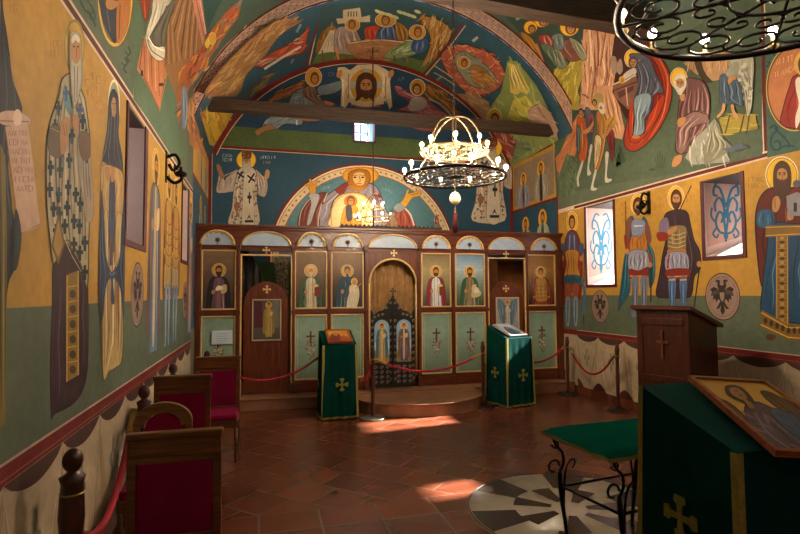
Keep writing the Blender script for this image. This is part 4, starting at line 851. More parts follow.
# ================================================================ windows
PINK, PUR = '#b89c8e', '#4d1820'
def window(n, side, y0, y1, z0, z1, paint=False, framed=True, E_=60):
    X0 = XL if side < 0 else XR; X1 = X0+side*.70
    def rev():
        m = MB(); s = .10; hz = .16 if not paint else .26
        v = [(X0, y0, z0), (X0, y1, z0), (X0, y1, z1), (X0, y0, z1), (X1, y0+s, z0+hz), (X1, y1, z0+hz), (X1, y1, z1), (X1, y0+s, z1)]
        m.add(v, [(0, 1, 5, 4)]); m.add(v, [(1, 2, 6, 5)]); m.add(v, [(3, 0, 4, 7)]); m.add(v, [(2, 3, 7, 6)]); return m
    if side < 0: y1 -= .10
    o = rev().obj(f'window_{n}', mat('reveal_plaster', '#c9b0a4', .8, noise=.06, scale=6), kind='structure')
    fr = MB(); t = .045; xa, xb = sorted((X0, X0-side*.012))
    if framed:
        fr.box(xa, xb, y0-t, y0, z0-t, z1); fr.box(xa, xb, y1, y1+(t if side > 0 else .10), z0-t, z1); fr.box(xa, xb, y0, y1, z0-t, z0)
        fr.obj('window_frame', mat('maroon_paint', PUR, .6), o)
    li = MB(); li.box(*sorted((X0+side*.005, X1)), y0, y1, z1-.02, z1-.003); li.obj('lintel', mat('lintel_wood', '#3c2418', .6), o)
    sh = MB(); sh.bbox(*sorted((X1-side*.06, X1)), y0+.1, y0+.15, z0+.16, z1); sh.bbox(*sorted((X1-side*.06, X1)), y1-.05, y1, z0+.16, z1); sh.bbox(*sorted((X1-side*.06, X1)), y0+.1, y1, z0+.16, z0+.2); sh.bbox(*sorted((X1-side*.06, X1)), y0+.1, y1, z1-.04, z1)
    sh.bbox(*sorted((X1-side*.06, X1)), (y0+y1)/2+.03, (y0+y1)/2+.06, z0+.16, z1)
    sh.obj('sash', WOODL, o)
    ld = bpy.data.lights.new('daylight', 'AREA'); ld.shape = 'RECTANGLE'; ld.size = (y1-y0)-.15; ld.size_y = (z1-z0)-.2
    ld.color = (.80, .90, 1.0); ld.energy = E_*ld.size*ld.size_y
    l = link(bpy.data.objects.new('daylight', ld)); l.location = (X1+side*.03, (y0+y1)/2+.05, (z0+z1)/2+.08)
    l.rotation_euler = (pi/2, 0, pi/2 if side > 0 else -pi/2)
    return o
WIN_E = 42
wl1 = window(1, -1, *HL[0], E_=9); wl2 = window(2, -1, *HL[1], E_=8); window(3, -1, *HL[2], E_=10)  # third one is out of view, added to give the nave ambient light
wr1 = window(4, 1, *HR[0], paint=True, E_=55); wr2 = window(5, 1, *HR[1], paint=True, E_=11); window(6, 1, *HR[2], E_=9); window(7, 1, *HR[3], E_=9)  # last two are unseen extra windows, added as ambient fill
# blue scroll painted on the lit jambs of the right-hand windows
for o, h, (tx, ty, tk), box in ((wr1, HR[0], (555, 180, 3.34), (110, 95, 198, 350)), (wr2, HR[1], (700, 150, 2.43), (18, 60, 108, 255))):
    J = PlaneS((XR, h[1]-.002, 0), (1, 0, 0), (0, 0, 1)); J.n = Vector((0, -1, 0))
    J.metric(); J.raw('#b59180', [(.02, h[2]+.12), (.70, h[2]+.3), (.70, h[3]), (.02, h[3])], 0)
    J.set(tx, ty, tk); x0, y0, x1, y1 = box; cx_, cy_ = (x0+x1)/2, (y0+y1)/2-8; sx, sy = (x1-x0)/2, (y1-y0)/2
    c = '#256274'
    Q = lambda L: [(cx_+a*sx, cy_+b*sy) for a, b in L]
    for m in (-1, 1):
        for L, w in (([(0, .55), (m*.35, .5), (m*.55, .25), (m*.35, .0), (m*.15, .12), (m*.25, .28)], .1), ([(0, .55), (m*.1, .2), (m*.1, -.1), (m*.35, -.35), (m*.6, -.2), (m*.55, 0)], .1), ([(0, -.1), (m*.3, -.55), (m*.62, -.62), (m*.66, -.42), (m*.45, -.4)], .1),
                     ([(m*.62, -.62), (m*.4, -.8), (m*.15, -.75)], .09), ([(m*.6, .25), (m*.8, .1), (m*.75, -.1)], .08), ([(m*.5, .4), (m*.7, .55), (m*.5, .65), (m*.4, .55)], .08)):
            J.L(c, Q(L), w*sx*1.3)
    J.L(c, Q([(0, .75), (0, .3)]), .12*sx); J.E(c, cx_, cy_+.05*sy, .1*sx, .12*sy); J.E(c, cx_, cy_+.6*sy, .13*sx, .1*sy)
    J.build([('painted_jamb', lambda a, b: True)], paint_mat('jamb_paint', .7, .3, .08, 5), o)
# little window high in the end wall
o = MB()
x0, x1, z0, z1 = HW
v = [(x0, YE, z0), (x1, YE, z0), (x1, YE, z1), (x0, YE, z1), (x0+.02, YE+.5, z0+.06), (x1-.06, YE+.5, z0+.06), (x1-.06, YE+.5, z1), (x0+.02, YE+.5, z1)]
o.add(v, [(0, 1, 5, 4), (1, 2, 6, 5), (2, 3, 7, 6), (3, 0, 4, 7)])
o = o.obj('window_8', mat('reveal_navy', '#3c5468', .8, noise=.05), kind='structure')
f_ = MB(); t = .035
for b_ in ((x0-t, x0, z0-t, z1+t), (x1, x1+t, z0-t, z1+t), (x0, x1, z0-t, z0), (x0, x1, z1, z1+t)): f_.box(b_[0], b_[1], YE-.012, YE, b_[2], b_[3])
f_.obj('window_frame', mat('maroon_paint', PUR), o)
g = MB(); YW = YE+.28
for b_ in ((x0, x0+.03, z0, z1), (x1-.09, x1-.055, z0, z1), (x0, x1-.06, z0+.03, z0+.06), (x0, x1-.06, z1-.03, z1), ((x0+x1)/2-.045, (x0+x1)/2-.02, z0, z1), (x0, x1-.06, (z0+z1)/2, (z0+z1)/2+.022)): g.box(b_[0], b_[1], YW, YW+.03, b_[2], b_[3])
g.obj('sash', mat('white_sash', '#8fa8c8', .5), o)
ld = bpy.data.lights.new('daylight', 'AREA'); ld.shape = 'RECTANGLE'; ld.size = .5; ld.size_y = .6; ld.color = (.72, .86, 1.0); ld.energy = 45
l = link(bpy.data.objects.new('daylight', ld)); l.location = ((x0+x1)/2, YE+.45, (z0+z1)/2); l.rotation_euler = (-pi/2, 0, 0)
# ================================================================ floor
m = bpy.data.materials.new('terracotta_tiles'); m.use_nodes = True; nt = m.node_tree; bs = nt.nodes['Principled BSDF']
def nd(t, **k):
    n = nt.nodes.new(t)
    for a, b in k.items(): setattr(n, a, b)
    return n
def mth(op, a, b=None):
    n = nd('ShaderNodeMath', operation=op)
    for i, v in enumerate((a, b)):
        if v is None: continue
        if isinstance(v, (int, float)): n.inputs[i].default_value = v
        else: nt.links.new(v, n.inputs[i])
    return n.outputs[0]
tc = nd('ShaderNodeTexCoord'); sp = nd('ShaderNodeSeparateXYZ'); nt.links.new(tc.outputs['Object'], sp.inputs[0]); X_, Y_ = sp.outputs[0], sp.outputs[1]
FE = 4.25; TS = .375
infield = mth('GREATER_THAN', Y_, FE)
r2 = math.sqrt(.5)
ud = mth('MULTIPLY', mth('ADD', X_, mth('SUBTRACT', Y_, FE)), r2/TS); vd = mth('MULTIPLY', mth('SUBTRACT', X_, mth('SUBTRACT', Y_, FE)), r2/TS)
ua = mth('DIVIDE', X_, .45); va = mth('DIVIDE', mth('SUBTRACT', Y_, FE), .33)
def mixv(a, b): return mth('ADD', mth('MULTIPLY', a, infield), mth('MULTIPLY', b, mth('SUBTRACT', 1, infield)))
U = mixv(ud, ua); V = mth('ADD', mixv(vd, va), mth('MULTIPLY', mth('MODULO', mth('FLOOR', mth('ADD', U, 100)), 2), mth('MULTIPLY', infield, .5)))
fu, fv = mth('FRACT', U), mth('FRACT', V)
du = mth('MINIMUM', fu, mth('SUBTRACT', 1, fu)); dv = mth('MINIMUM', fv, mth('SUBTRACT', 1, fv)); dm = mth('MINIMUM', du, dv)
gr = nd('ShaderNodeMapRange'); gr.inputs[1].default_value = .012; gr.inputs[2].default_value = .026; nt.links.new(dm, gr.inputs[0])
cb = nd('ShaderNodeCombineXYZ'); nt.links.new(mth('FLOOR', U), cb.inputs[0]); nt.links.new(mth('FLOOR', V), cb.inputs[1])
wn = nd('ShaderNodeTexWhiteNoise', noise_dimensions='2D'); nt.links.new(cb.outputs[0], wn.inputs[0])
ns = nd('ShaderNodeTexNoise'); ns.inputs['Scale'].default_value = 3.0; ns.inputs['Detail'].default_value = 2; nt.links.new(tc.outputs['Object'], ns.inputs['Vector'])
ml = mth('ADD', mth('MULTIPLY', wn.outputs[0], .40), mth('MULTIPLY', ns.outputs[0], .45))
rp = nd('ShaderNodeValToRGB'); e = rp.color_ramp.elements; e[0].position = .15; e[0].color = lin('#502818'); e[1].position = .8; e[1].color = lin('#7c4429'); e.new(.48).color = lin('#693522')
nt.links.new(ml, rp.inputs[0])
mx = nd('ShaderNodeMixRGB'); mx.inputs[1].default_value = lin('#675245'); nt.links.new(gr.outputs[0], mx.inputs[0]); nt.links.new(rp.outputs[0], mx.inputs[2]); nt.links.new(mx.outputs[0], bs.inputs['Base Color'])
rr = nd('ShaderNodeMapRange'); rr.inputs[1].default_value = .3; rr.inputs[2].default_value = .75; rr.inputs[3].default_value = .27; rr.inputs[4].default_value = .36; nt.links.new(ns.outputs[0], rr.inputs[0]); bs.inputs['Roughness'].default_value = .27
bp = nd('ShaderNodeBump'); bp.inputs['Strength'].default_value = .25; bp.inputs['Distance'].default_value = .006
hh = gr.outputs[0]; nt.links.new(hh, bp.inputs['Height']); nt.links.new(bp.outputs[0], bs.inputs['Normal'])
FLOORM = m
fl = MB(); fl.box(XL-.1, XR+.1, YB-.4, YE+.1, -.15, 0); floor = fl.obj('floor', FLOORM, kind='structure')
# stone rosette let into the floor
MC = (2.36, 3.72); MR = .80
rs = MB(); rs.lathe([(MR, 0), (MR, .002), (0, .002)], 64, (MC[0], MC[1], .0))
ros = rs.obj('trim_2', mat('rosette_marble', '#b0a596', .22, noise=.10, scale=9), kind='structure')
for ring, (ra, rb) in enumerate(((.62*0+.43, .775), (.14, .43))):
    for k in range((6, 7)[ring]):
        nn_ = (6, 7)[ring]; a1 = pi+.27+2*pi*k/nn_+.2*ring; a0 = a1-2*pi/nn_*.46
        mm = MB(); n = 6
        pts = [(MC[0]+rb*math.cos(a0+(a1-a0)*i/n), MC[1]+rb*math.sin(a0+(a1-a0)*i/n), .0035) for i in range(n+1)]+[(MC[0]+ra*math.cos(a1+(a0-a1)*i/n), MC[1]+ra*math.sin(a1+(a0-a1)*i/n), .0035) for i in range(n+1)]
        mm.add(pts, [tuple(range(len(pts)))]); mm.obj('dark_sector', mat('rosette_dark', '#2e2420', .25, noise=.12, scale=9), ros)
ee = MB(); ee.tube([(MC[0]+.79*math.cos(t), MC[1]+.79*math.sin(t), .002) for t in [2*pi*i/60 for i in range(60)]], .006, 6, closed=True); ee.obj('rim', mat('rosette_dark', '#2e2420', .25), ros)
# tile skirting along the side walls
for nm, x0, x1 in (('baseboard_left', XL, XL+.02), ('baseboard_right', XR-.02, XR)):
    b_ = MB(); b_.bbox(x0, x1, YB, 8.0, 0, .12, .004); b_.obj(nm, FLOORM, kind='structure')
# solea platform and round ambon step
PF = 7.98
pm = mat('platform_tile', '#8c6248', .30, noise=.25, scale=5, bump=.05)
pl = MB(); pl.bbox(XL, XR, PF, YE, 0, .17, .006); plo = pl.obj('solea_platform', pm); plo['kind'] = 'structure'; plo.name = 'trim_3'
am = MB(); acx, r_ = 2.34, .98
poly = [(acx-1.0, PF-.001)]+[(acx+1.0*math.cos(t), 7.72+.78*math.sin(t)) for t in [pi+pi*i/24 for i in range(25)]]+[(acx+1.0, PF-.001)]
n = len(poly)
vs = [(x, y, z) for z in (0, .165) for x, y in poly]; fs = [tuple(range(n))[::-1], tuple(range(n, 2*n))]+[(i, (i+1) % n, (i+1) % n+n, i+n) for i in range(n)]
am.add(vs, fs); amo = am.obj('trim_4', pm, kind='structure')
ed = MB(); ed.tube([(x, y, .163) for x, y in poly[1:-1]], .012, 8); ed.obj('nosing', mat('nosing_tile', '#8a5a40', .3, noise=.15), amo)
e2 = MB(); e2.tube([(XL+.01, PF, .158), (acx-1, PF, .158)], .012, 8); e2.tube([(acx+1, PF, .158), (XR-.01, PF, .158)], .012, 8); e2.obj('nosing', mat('nosing_tile', '#8a5a40', .3), plo)
# light-tight shell above the vaults
# ================================================================ ICONOSTASIS
ico = empty('iconostasis', (CX, D, .17), label='dark walnut icon screen with nine arched bays across the end of the nave', category='icon screen')
def child(mb, name, m, parent=None, **k):
    parent = parent or ico; o = mb.obj(name, m, parent, **k)
    p = parent; 
    root = parent if parent.parent is None else (parent.parent if parent.parent.parent is None else parent.parent.parent)
    if parent.parent is None: o.matrix_parent_inverse = Matrix.Translation(parent.location).inverted() if parent.rotation_euler.z == 0 else parent_inv(parent)
    return o
def parent_inv(p): return (Matrix.Translation(p.location) @ p.rotation_euler.to_matrix().to_4x4()).inverted()
B0, ZT = .17, 2.73
icons_x = [(-.86, -.36), (.51, 1.02), (1.08, 1.61), (2.58, 3.11), (3.18, 3.73), (4.53, 5.09)]
doors_x = [(-.30, .48), (3.77, 4.50)]; roy = (1.68, 2.51)
# posts between the bays
edges = [XL+.01, -.33, .495, 1.05, 1.645, 2.545, 3.145, 3.75, 4.515, XR-.01]
for i, x in enumerate(edges):
    w_ = .045; x0, x1 = x-w_/2, x+w_/2
    if i == 0: x0, x1 = XL+.005, XL+.075
    if i == 9: x0, x1 = 5.10, XR-.005
    p = MB(); p.bbox(x0-.012, x1+.012, D-.075, D+.05, B0, .33, .006); p.bbox(x0, x1, D-.055, D+.04, .33, 2.40, .006); p.bbox(x0-.014, x1+.014, D-.08, D+.04, 2.385, 2.46, .008)
    p.bbox(x0-.01, x1+.01, D-.07, D+.03, 1.385, 1.45, .005)
    child(p, 'post', WOOD)
bays = [(edges[i], edges[i+1]) for i in range(9)]
# plinth and rails
for i, (a, b) in enumerate(bays):
    if i in (1, 4, 7): continue
    m_ = MB(); m_.bbox(a, b, D-.04, D+.04, B0, .35, .006); child(m_, 'plinth', WOODH)
    m_ = MB(); m_.bbox(a, b, D-.03, D+.04, 1.38, 1.455, .006); child(m_, 'rail', WOODH)
    m_ = MB(); m_.box(a, b, D+.012, D+.04, .33, 2.42); child(m_, 'backboard', WOOD)
# entablature with the arches
en = MB(); en.bbox(XL+.005, XR-.005, D-.02, D+.05, 2.36, ZT, .004); child(en, 'entablature', WOODH)
co = MB(); co.bbox(XL+.005, XR-.005, D-.10, D+.08, ZT-.015, ZT+.025, .008); co.bbox(XL+.005, XR-.005, D-.06, D+.05, ZT-.05, ZT-.012, .006); child(co, 'cornice', WOODH)
st = MB(); st.bbox(XL+.005, XR-.005, D-.05, D, 2.428, 2.444, .005); child(st, 'moulding', WOODH)
LUN = mat('lunette_blue', '#9fb2c8', .4, noise=.08, scale=10)
for i, (a, b) in enumerate(bays):
    cx_ = (a+b)/2; big = i in (1, 4, 7); rx = (b-a)/2-(.075 if not big else .06); rz = .205; z0 = 2.44
    rx = min(rx, .235) if not big else rx
    lu = MB(); lu.prism([(cx_-rx, z0)]+[(cx_-rx*math.cos(t), z0+rz*math.sin(t)) for t in [pi*k/24 for k in range(1, 24)]]+[(cx_+rx, z0)], D-.034, D-.018); child(lu, 'lunette', LUN)
    tr = MB(); tr.tube([(cx_-(rx+.012)*math.cos(t), D-.045, z0+(rz+.012)*math.sin(t)) for t in [pi*k/30 for k in range(31)]], .017 if big else .020, 8)
    if not big:
        for k in range(9):
            t = pi*(k+.5)/9; tr.lathe([(.012, -.012), (.02, 0), (.012, .012)], 8, (cx_-(rx-.012)*math.cos(t), D-.042, z0+(rz-.012)*math.sin(t)))
    tr.bbox(cx_-rx-.03, cx_+rx+.03, D-.06, D-.02, z0-.022, z0, .004) if False else None
    child(tr, 'arch_trim', GOLD)
    if not big:
        s__ = MB(); s__.lathe([(.0, -.03), (.02, -.02), (.03, 0), (.02, .02), (.0, .03)], 10, (cx_, D-.045, z0+.08)); s__.tube([(cx_+.035*math.cos(t), D-.04, z0+.08+.035*math.sin(t)) for t in [2*pi*k/16 for k in range(16)]], .004, 6, closed=True); s__.tube([(cx_, D-.04, z0), (cx_, D-.04, z0+.05)], .005)
        child(s__, 'rosette', mat('dark_gilt', '#6a4424', .4, .5))
def cross_mb(m_, x, y, z, r, flare=True, M=None):
    for a in range(4):
        an = a*pi/2; c, s = math.cos(an), math.sin(an)
        poly = [(-.12*r, 0), (.12*r, 0), (.17*r, .55*r), (.36*r, .7*r), (.30*r, r), (-.30*r, r), (-.36*r, .7*r), (-.17*r, .55*r)]
        m_.prism([(x+px_*c-pz*s, z+px_*s+pz*c) for px_, pz in poly], y-.006+a*.0005, y, M=M)
for i in (1, 4, 7):
    a, b = bays[i]; m_ = MB(); cross_mb(m_, (a+b)/2+(.02 if i == 4 else 0), D-.024, 2.375 if i != 4 else 2.36, .055); child(m_, 'cross', GOLD)
def framed(name, x0, x1, z0, z1, y, paintf, t=.022, parent=None, fr=GOLD, wob=True):
    S = PlaneS((0, y, 0), (1, 0, 0), (0, 0, 1)); S.metric(); S.clip = (x0+.004, z0+.004, x1-.004, z1-.004); paintf(S, x0, x1, z0, z1)
    o = S.build([(name, lambda a, b: True)], ICONP)[0]; o.parent = parent or ico
    if (parent or ico) is ico: o.matrix_parent_inverse = Matrix.Translation(ico.location).inverted()
    else: o.matrix_parent_inverse = (Matrix.Translation(ico.location)).inverted() if False else Matrix()
    m_ = MB()
    for bx in ((x0, x0+t, z0, z1), (x1-t, x1, z0, z1), (x0, x1, z0, z0+t), (x0, x1, z1-t, z1)): m_.bbox(bx[0], bx[1], y-.025, y+.004, bx[2], bx[3], .006)
    f = m_.obj('frame', fr, o); return o
def grad(S, x0, x1, z0, z1, cols):
    n = len(cols)
    for k, c in enumerate(cols): S.raw(c, [(x0, z0+(z1-z0)*k/n), (x1, z0+(z1-z0)*k/n), (x1, z0+(z1-z0)*(k+1)/n), (x0, z0+(z1-z0)*(k+1)/n)], 0)
def ramp(cs, n=18): return [lerpc(cs[min(len(cs)-2, int(k/n*(len(cs)-1)))], cs[min(len(cs)-1, int(k/n*(len(cs)-1))+1)], (k/n*(len(cs)-1)) % 1) for k in range(n)]
def mk(bg, **kw):
    def f(S, x0, x1, z0, z1):
        grad(S, x0, x1, z0, z1, ramp(bg)); cx_ = (x0+x1)/2; extra = kw.get('extra')
        saint(S, cx_, z1-.31-.915*1.12, 1.12, 1, kw['robe'], kw['cloak'], kw.get('inner', '#b59a6c'), kw.get('hair', '#3c2818'), kw.get('beard', .4), kw.get('kind', 'monk'), '#c99a44')
        if extra: extra(S, cx_, z1-.31-.915*1.12, 1.12)
    return f
def baby(S, x, z, h):
    S.raw('#c9a24a', [(x+.1*h+.05*h*math.cos(t), z+.76*h+.055*h*math.sin(t)) for t in [2*pi*k/16 for k in range(16)]]); S.raw('#a87a50', [(x+.1*h+.03*h*math.cos(t), z+.755*h+.04*h*math.sin(t)) for t in [2*pi*k/16 for k in range(16)]])
    q = cr([(x+a*h, z+b*h) for a, b in ((.05, .7), (.15, .7), (.17, .55), (.12, .38), (.0, .36), (.0, .5), (.03, .6))]); S.raw('#c9bfa6', q); S.folds(q, ['#8c8470'], 5, .006)
    S.L(SKIN, [(x+.12*h, z+.66*h), (x+.2*h, z+.74*h)], .014)
def book(S, x, z, h): S.raw('#6c2f22', [(x+.05*h, z+.55*h), (x+.14*h, z+.56*h), (x+.14*h, z+.70*h), (x+.05*h, z+.68*h)])
def lamb(S, x, z, h): S.raw('#b9a878', cr([(x+.03*h, z+.52*h), (x+.16*h, z+.54*h), (x+.17*h, z+.62*h), (x+.04*h, z+.62*h)])); S.raw('#c9c4b8', cr([(x+.06*h, z+.6*h), (x+.15*h, z+.6*h), (x+.13*h, z+.67*h), (x+.08*h, z+.66*h)])); S.L('#8a7440', [(x+.14*h, z+.52*h), (x+.1*h, z+.08*h)], .014)
specs = [
 (mk(['#3a3230', '#4a3c34', '#6a5444', '#7c664c'], robe='#6a4a62', cloak='#1e2026', inner='#7c5a6c', beard=.9, hair='#2a2422', extra=lambda S, x, z, h: S.raw('#ddd4bc', cr([(x-.04*h, z+.64*h), (x+.05*h, z+.66*h), (x+.03*h, z+.7*h), (x-.02*h, z+.7*h)])))),
 (mk(['#33362e', '#4f4636', '#6c5640', '#75604a'], robe='#b3ab92', cloak='#3c5a44', inner='#c9bfa0', beard=.8, hair='#b0a890', kind='bishop', extra=book)),
 (mk(['#2c2a2c', '#4c3c34', '#6e5640', '#7a5e40'], robe='#2b4a5c', cloak='#1c4a5c', inner='#1c4a5c', beard=0, hair='#1d4458', extra=baby)),
 (mk(['#3e4438', '#7a7458', '#9a8c64', '#6c5c44'], robe='#c2c4c8', cloak='#7c2c34', inner='#d0d0cc', beard=.4, hair='#4a2c18', extra=book)),
 (mk(['#3c4a2c', '#6c7c6c', '#9ab0b8', '#5c7c9c'], robe='#7a6a4a', cloak='#2f5a40', inner='#8a7450', beard=.5, hair='#4a2c18', extra=lamb)),
 (mk(['#2c2418', '#6c4c28', '#94703a', '#7c5a30'], robe='#a89a84', cloak='#7c2c20', inner='#8c3a28', beard=0, hair='#5c3418', kind='warrior')),
]
for (x0, x1), (f,) in zip(icons_x, [(s,) for s in specs]): framed('icon', x0, x1, 1.462, 2.372, D-.01, f)
def lower(S, x0, x1, z0, z1):
    grad(S, x0, x1, z0, z1, ramp(['#6a7c68', '#7d9482', '#86a090', '#76907e'])); cx_ = (x0+x1)/2; zc = .98
    S.raw('#5a2a1c', [(cx_-.014, zc-.1), (cx_+.014, zc-.1), (cx_+.014, zc+.13), (cx_-.014, zc+.13)]); S.raw('#5a2a1c', [(cx_-.07, zc+.04), (cx_+.07, zc+.04), (cx_+.07, zc+.065), (cx_-.07, zc+.065)])
    S.last = '#8a5a4c'; S.dabs([(cx_-.03, zc-.34), (cx_+.03, zc-.34), (cx_+.09, zc-.14), (cx_+.05, zc-.02), (cx_-.05, zc-.02), (cx_-.09, zc-.12)], ['#6c2c22', '#a85a4c', '#3c4c2c', '#5a6a3c'], 46, .014, .045, 1, 1.5)
    S.last = '#d0c0a8'; S.dabs([(cx_-.05, zc-.24), (cx_+.05, zc-.24), (cx_+.06, zc-.06), (cx_-.06, zc-.06)], ['#f0e4cc', '#e0b8a0'], 16, .012, .022, 1, 1.5)
    S.L('#b9c4b0', [(x0+.05, z0+.05), (x0+.05, z1-.05)], .004, False); S.L('#b9c4b0', [(x1-.05, z0+.05), (x1-.05, z1-.05)], .004, False)
for (x0, x1) in icons_x: framed('lower_panel', x0, x1, .36, 1.375, D-.01, lower)
# deacon doors
for j, (x0, x1) in enumerate(doors_x):
    fr = MB()
    for bx in ((x0+.0, x0+.025, B0, 2.31), (x1-.025, x1, B0, 2.31), (x0, x1, 2.285, 2.31)): fr.bbox(bx[0], bx[1], D-.05, D-.01, bx[2], bx[3], .006)
    child(fr, 'door_trim', GOLD)
    cx_ = (x0+x1)/2; a0, a1 = x0+.05, x1-.04; hw = (a1-a0)/2; cxx = (a0+a1)/2
    lf = MB(); lf.prism([(a0, B0+.01), (a1, B0+.01)]+[(cxx+hw*math.cos(t), 1.53+.36*math.sin(t)) for t in [pi*k/24 for k in range(25)]], D+.02, D+.055); o = child(lf, 'side_door', WOOD)
    m_ = MB(); cross_mb(m_, cxx, D+.016, 1.77, .06); m_.obj('cross', GOLD, o)
    def dp(S, X0, X1, Z0, Z1, j=j):
        grad(S, X0, X1, Z0, Z1, ramp(['#4a4a44', '#5c5444', '#4c4640'] if j == 0 else ['#7c8c90', '#9aa09c', '#8c867c']))
        c = (X0+X1)/2
        if j == 0: S.raw('#4c2430', [(X0+.03, Z0+.2), (X0+.16, Z0+.2), (X0+.15, Z1-.03), (X0+.03, Z1-.03)]); S.raw('#6a6a64', [(X1-.16, Z0+.2), (X1-.03, Z0+.2), (X1-.03, Z1-.03), (X1-.14, Z1-.03)]); saint(S, c+.03, Z0+.06, (Z1-Z0)*.84, 1, '#a08a4c', '#8c7838', '#b59a4c', beard=0)
        else:
            for m in (-1, 1): q = cr([(c, Z0+.45), (c+m*.08, Z1-.07), (c+m*.19, Z1-.05), (c+m*.15, Z0+.3), (c+m*.05, Z0+.15)]); S.raw('#5c7488', q); S.folds(q, ['#9ab0bc', '#34485c'], 5, .008)
            saint(S, c, Z0+.05, (Z1-Z0)*.84, 1, '#a8b0b4', '#54708c', '#c9b48a', beard=0)
    Sx = (cxx-.22, cxx+.22) if j == 0 else (cxx-.20, cxx+.24)
    S = PlaneS((0, D+.012, 0), (1, 0, 0), (0, 0, 1)); S.metric(); dp(S, Sx[0], Sx[1], .98, 1.62); pa = S.build([('icon', lambda a, b: True)], ICONP, o)[0]
    m_ = MB()
    for bx in ((Sx[0], Sx[0]+.02, .98, 1.62), (Sx[1]-.02, Sx[1], .98, 1.62), (Sx[0], Sx[1], .98, 1.0), (Sx[0], Sx[1], 1.60, 1.62)): m_.bbox(bx[0], bx[1], D-.006, D+.016, bx[2], bx[3], .005)
    m_.obj('icon_frame', mat('pale_frame', '#b8a68c', .5, noise=.1), o)
# holy doors bay
x0, x1 = roy; cx_ = (x0+x1)/2; hw = (x1-x0)/2-.02; zs_ = 1.86; rz = .40
outer = [(1.645, zs_), (cx_-hw, zs_)]+[(cx_-hw*math.cos(t), zs_+rz*math.sin(t)) for t in [pi*k/24 for k in range(1, 24)]]+[(cx_+hw, zs_), (2.545, zs_), (2.545, 2.42), (1.645, 2.42)]
sp_ = MB(); sp_.prism(outer, D-.018, D+.03); child(sp_, 'spandrel', WOOD)
tr = MB(); tr.tube([(cx_-hw, D-.03, .35), (cx_-hw, D-.03, zs_)], .014); tr.tube([(cx_+hw, D-.03, .35), (cx_+hw, D-.03, zs_)], .014); tr.tube([(cx_-hw*math.cos(t), D-.03, zs_+rz*math.sin(t)) for t in [pi*k/30 for k in range(31)]], .018); child(tr, 'arch_trim', GOLD)
cu = MB(); n = 90; vs = []
for i in range(n+1):
    x = x0-.06+(x1-x0+.12)*i/n; dy = .022*math.sin(i*.9)+.01*math.sin(i*2.3)
    vs += [(x, D+.19+dy, .2), (x, D+.19+dy*.8, 2.45)]
cu.add(vs, [(2*i, 2*i+2, 2*i+3, 2*i+1) for i in range(n)], True)
child(cu, 'curtain', mat('gold_curtain', '#8f6a3a', .6, noise=.25, scale=12, sheen=.2))
BLK = mat('carved_black', '#181310', .4, noise=.2, scale=20); SIL = mat('silver_leafwork', '#9c9488', .4, .5, noise=.2, scale=30)
for m in (-1, 1):
    c0 = cx_ + (0 if True else 0); top = lambda f: 1.24+.38*(1-f)**1.3   # f=0 at the middle
    xs = [k/14 for k in range(15)]
    prof = [(c0+m*(.006+(hw-.03)*f), 1.36+.30*(1-f)**2.4+.03*math.sin(f*pi*4)*f+(.07 if f > .9 else 0)) for f in xs]
    poly = [(c0+m*.006, B0+.015)]+prof+[(c0+m*(hw-.024), B0+.015)]
    lf = MB(); lf.prism(poly, D-.01, D+.02); o = child(lf, 'royal_door', BLK)
    # carved leaf tendrils
    tn = MB()
    for k in range(13):
        zz_ = .3+.105*k; 
        if zz_ > 1.3: break
        for xx in (.035, hw-.05):
            X = c0+m*xx; tn.tube([(X+.018*math.cos(t)*(1-t/9), D-.014, zz_+.03*math.sin(t)*(1-t/9)) for t in [u*.6 for u in range(10)]], .0055, 6)
    for k in range(3):
        for (xx, zz_) in ((.09+.1*k, .50), (.09+.1*k, .42), (.09+.1*k, .34), (.09+.1*k, .26)):
            X = c0+m*xx; tn.tube([(X+.032*math.cos(t)*(1-t/9), D-.014, zz_+.03*math.sin(t)*(1-t/9)) for t in [u*.6 for u in range(12)]], .006, 6)
    for k in range(5):
        f = .1+.17*k; X = c0+m*(hw*f); Z = prof[min(14, int(f*14))][1]-.075; tn.tube([(X+.024*math.cos(t)*(1-t/9), D-.014, Z+.024*math.sin(t)*(1-t/9)) for t in [u*.6 for u in range(11)]], .0055, 6)
    tn.obj('carved_tendrils', SIL, o)
    S = PlaneS((0, D-.0125, 0), (1, 0, 0), (0, 0, 1)); S.metric(); a0, a1 = sorted((c0+m*.06, c0+m*(hw-.085))); cc = (a0+a1)/2; hh_ = (a1-a0)/2
    shp = [(a0, .58), (a1, .58), (a1, 1.14)]+[(cc+hh_*math.cos(t), 1.14+.13*math.sin(t)) for t in [pi*k/10 for k in range(1, 10)]]+[(a0, 1.14)]
    S.raw('#7fa0bc', shp, 0); S.raw('#8c7c4c', [(a0, .58), (a1, .58), (a1, .70), (a0, .74)]); S.raw('#a8c0d0', [(a0, .9), (a1, .95), (a1, .8), (a0, .78)])
    saint(S, cc, .60, .62, 1, *(('#b08c34', '#2f6a84') if m < 0 else ('#5c4a7c', '#7c5a34')), beard=0)
    S.build([('icon', lambda a, b: True)], ICONP, o)
m_ = MB(); m_.bbox(cx_-.018, cx_+.018, D-.035, D-.01, B0+.02, 1.62, .006); m_.lathe([(.01, -.02), (.03, 0), (.01, .03), (.0, .05)], 10, (cx_, D-.02, 1.64)); cross_mb(m_, cx_, D-.016, 1.73, .05); child(m_, 'centre_post', mat('carved_black', '#181310'))
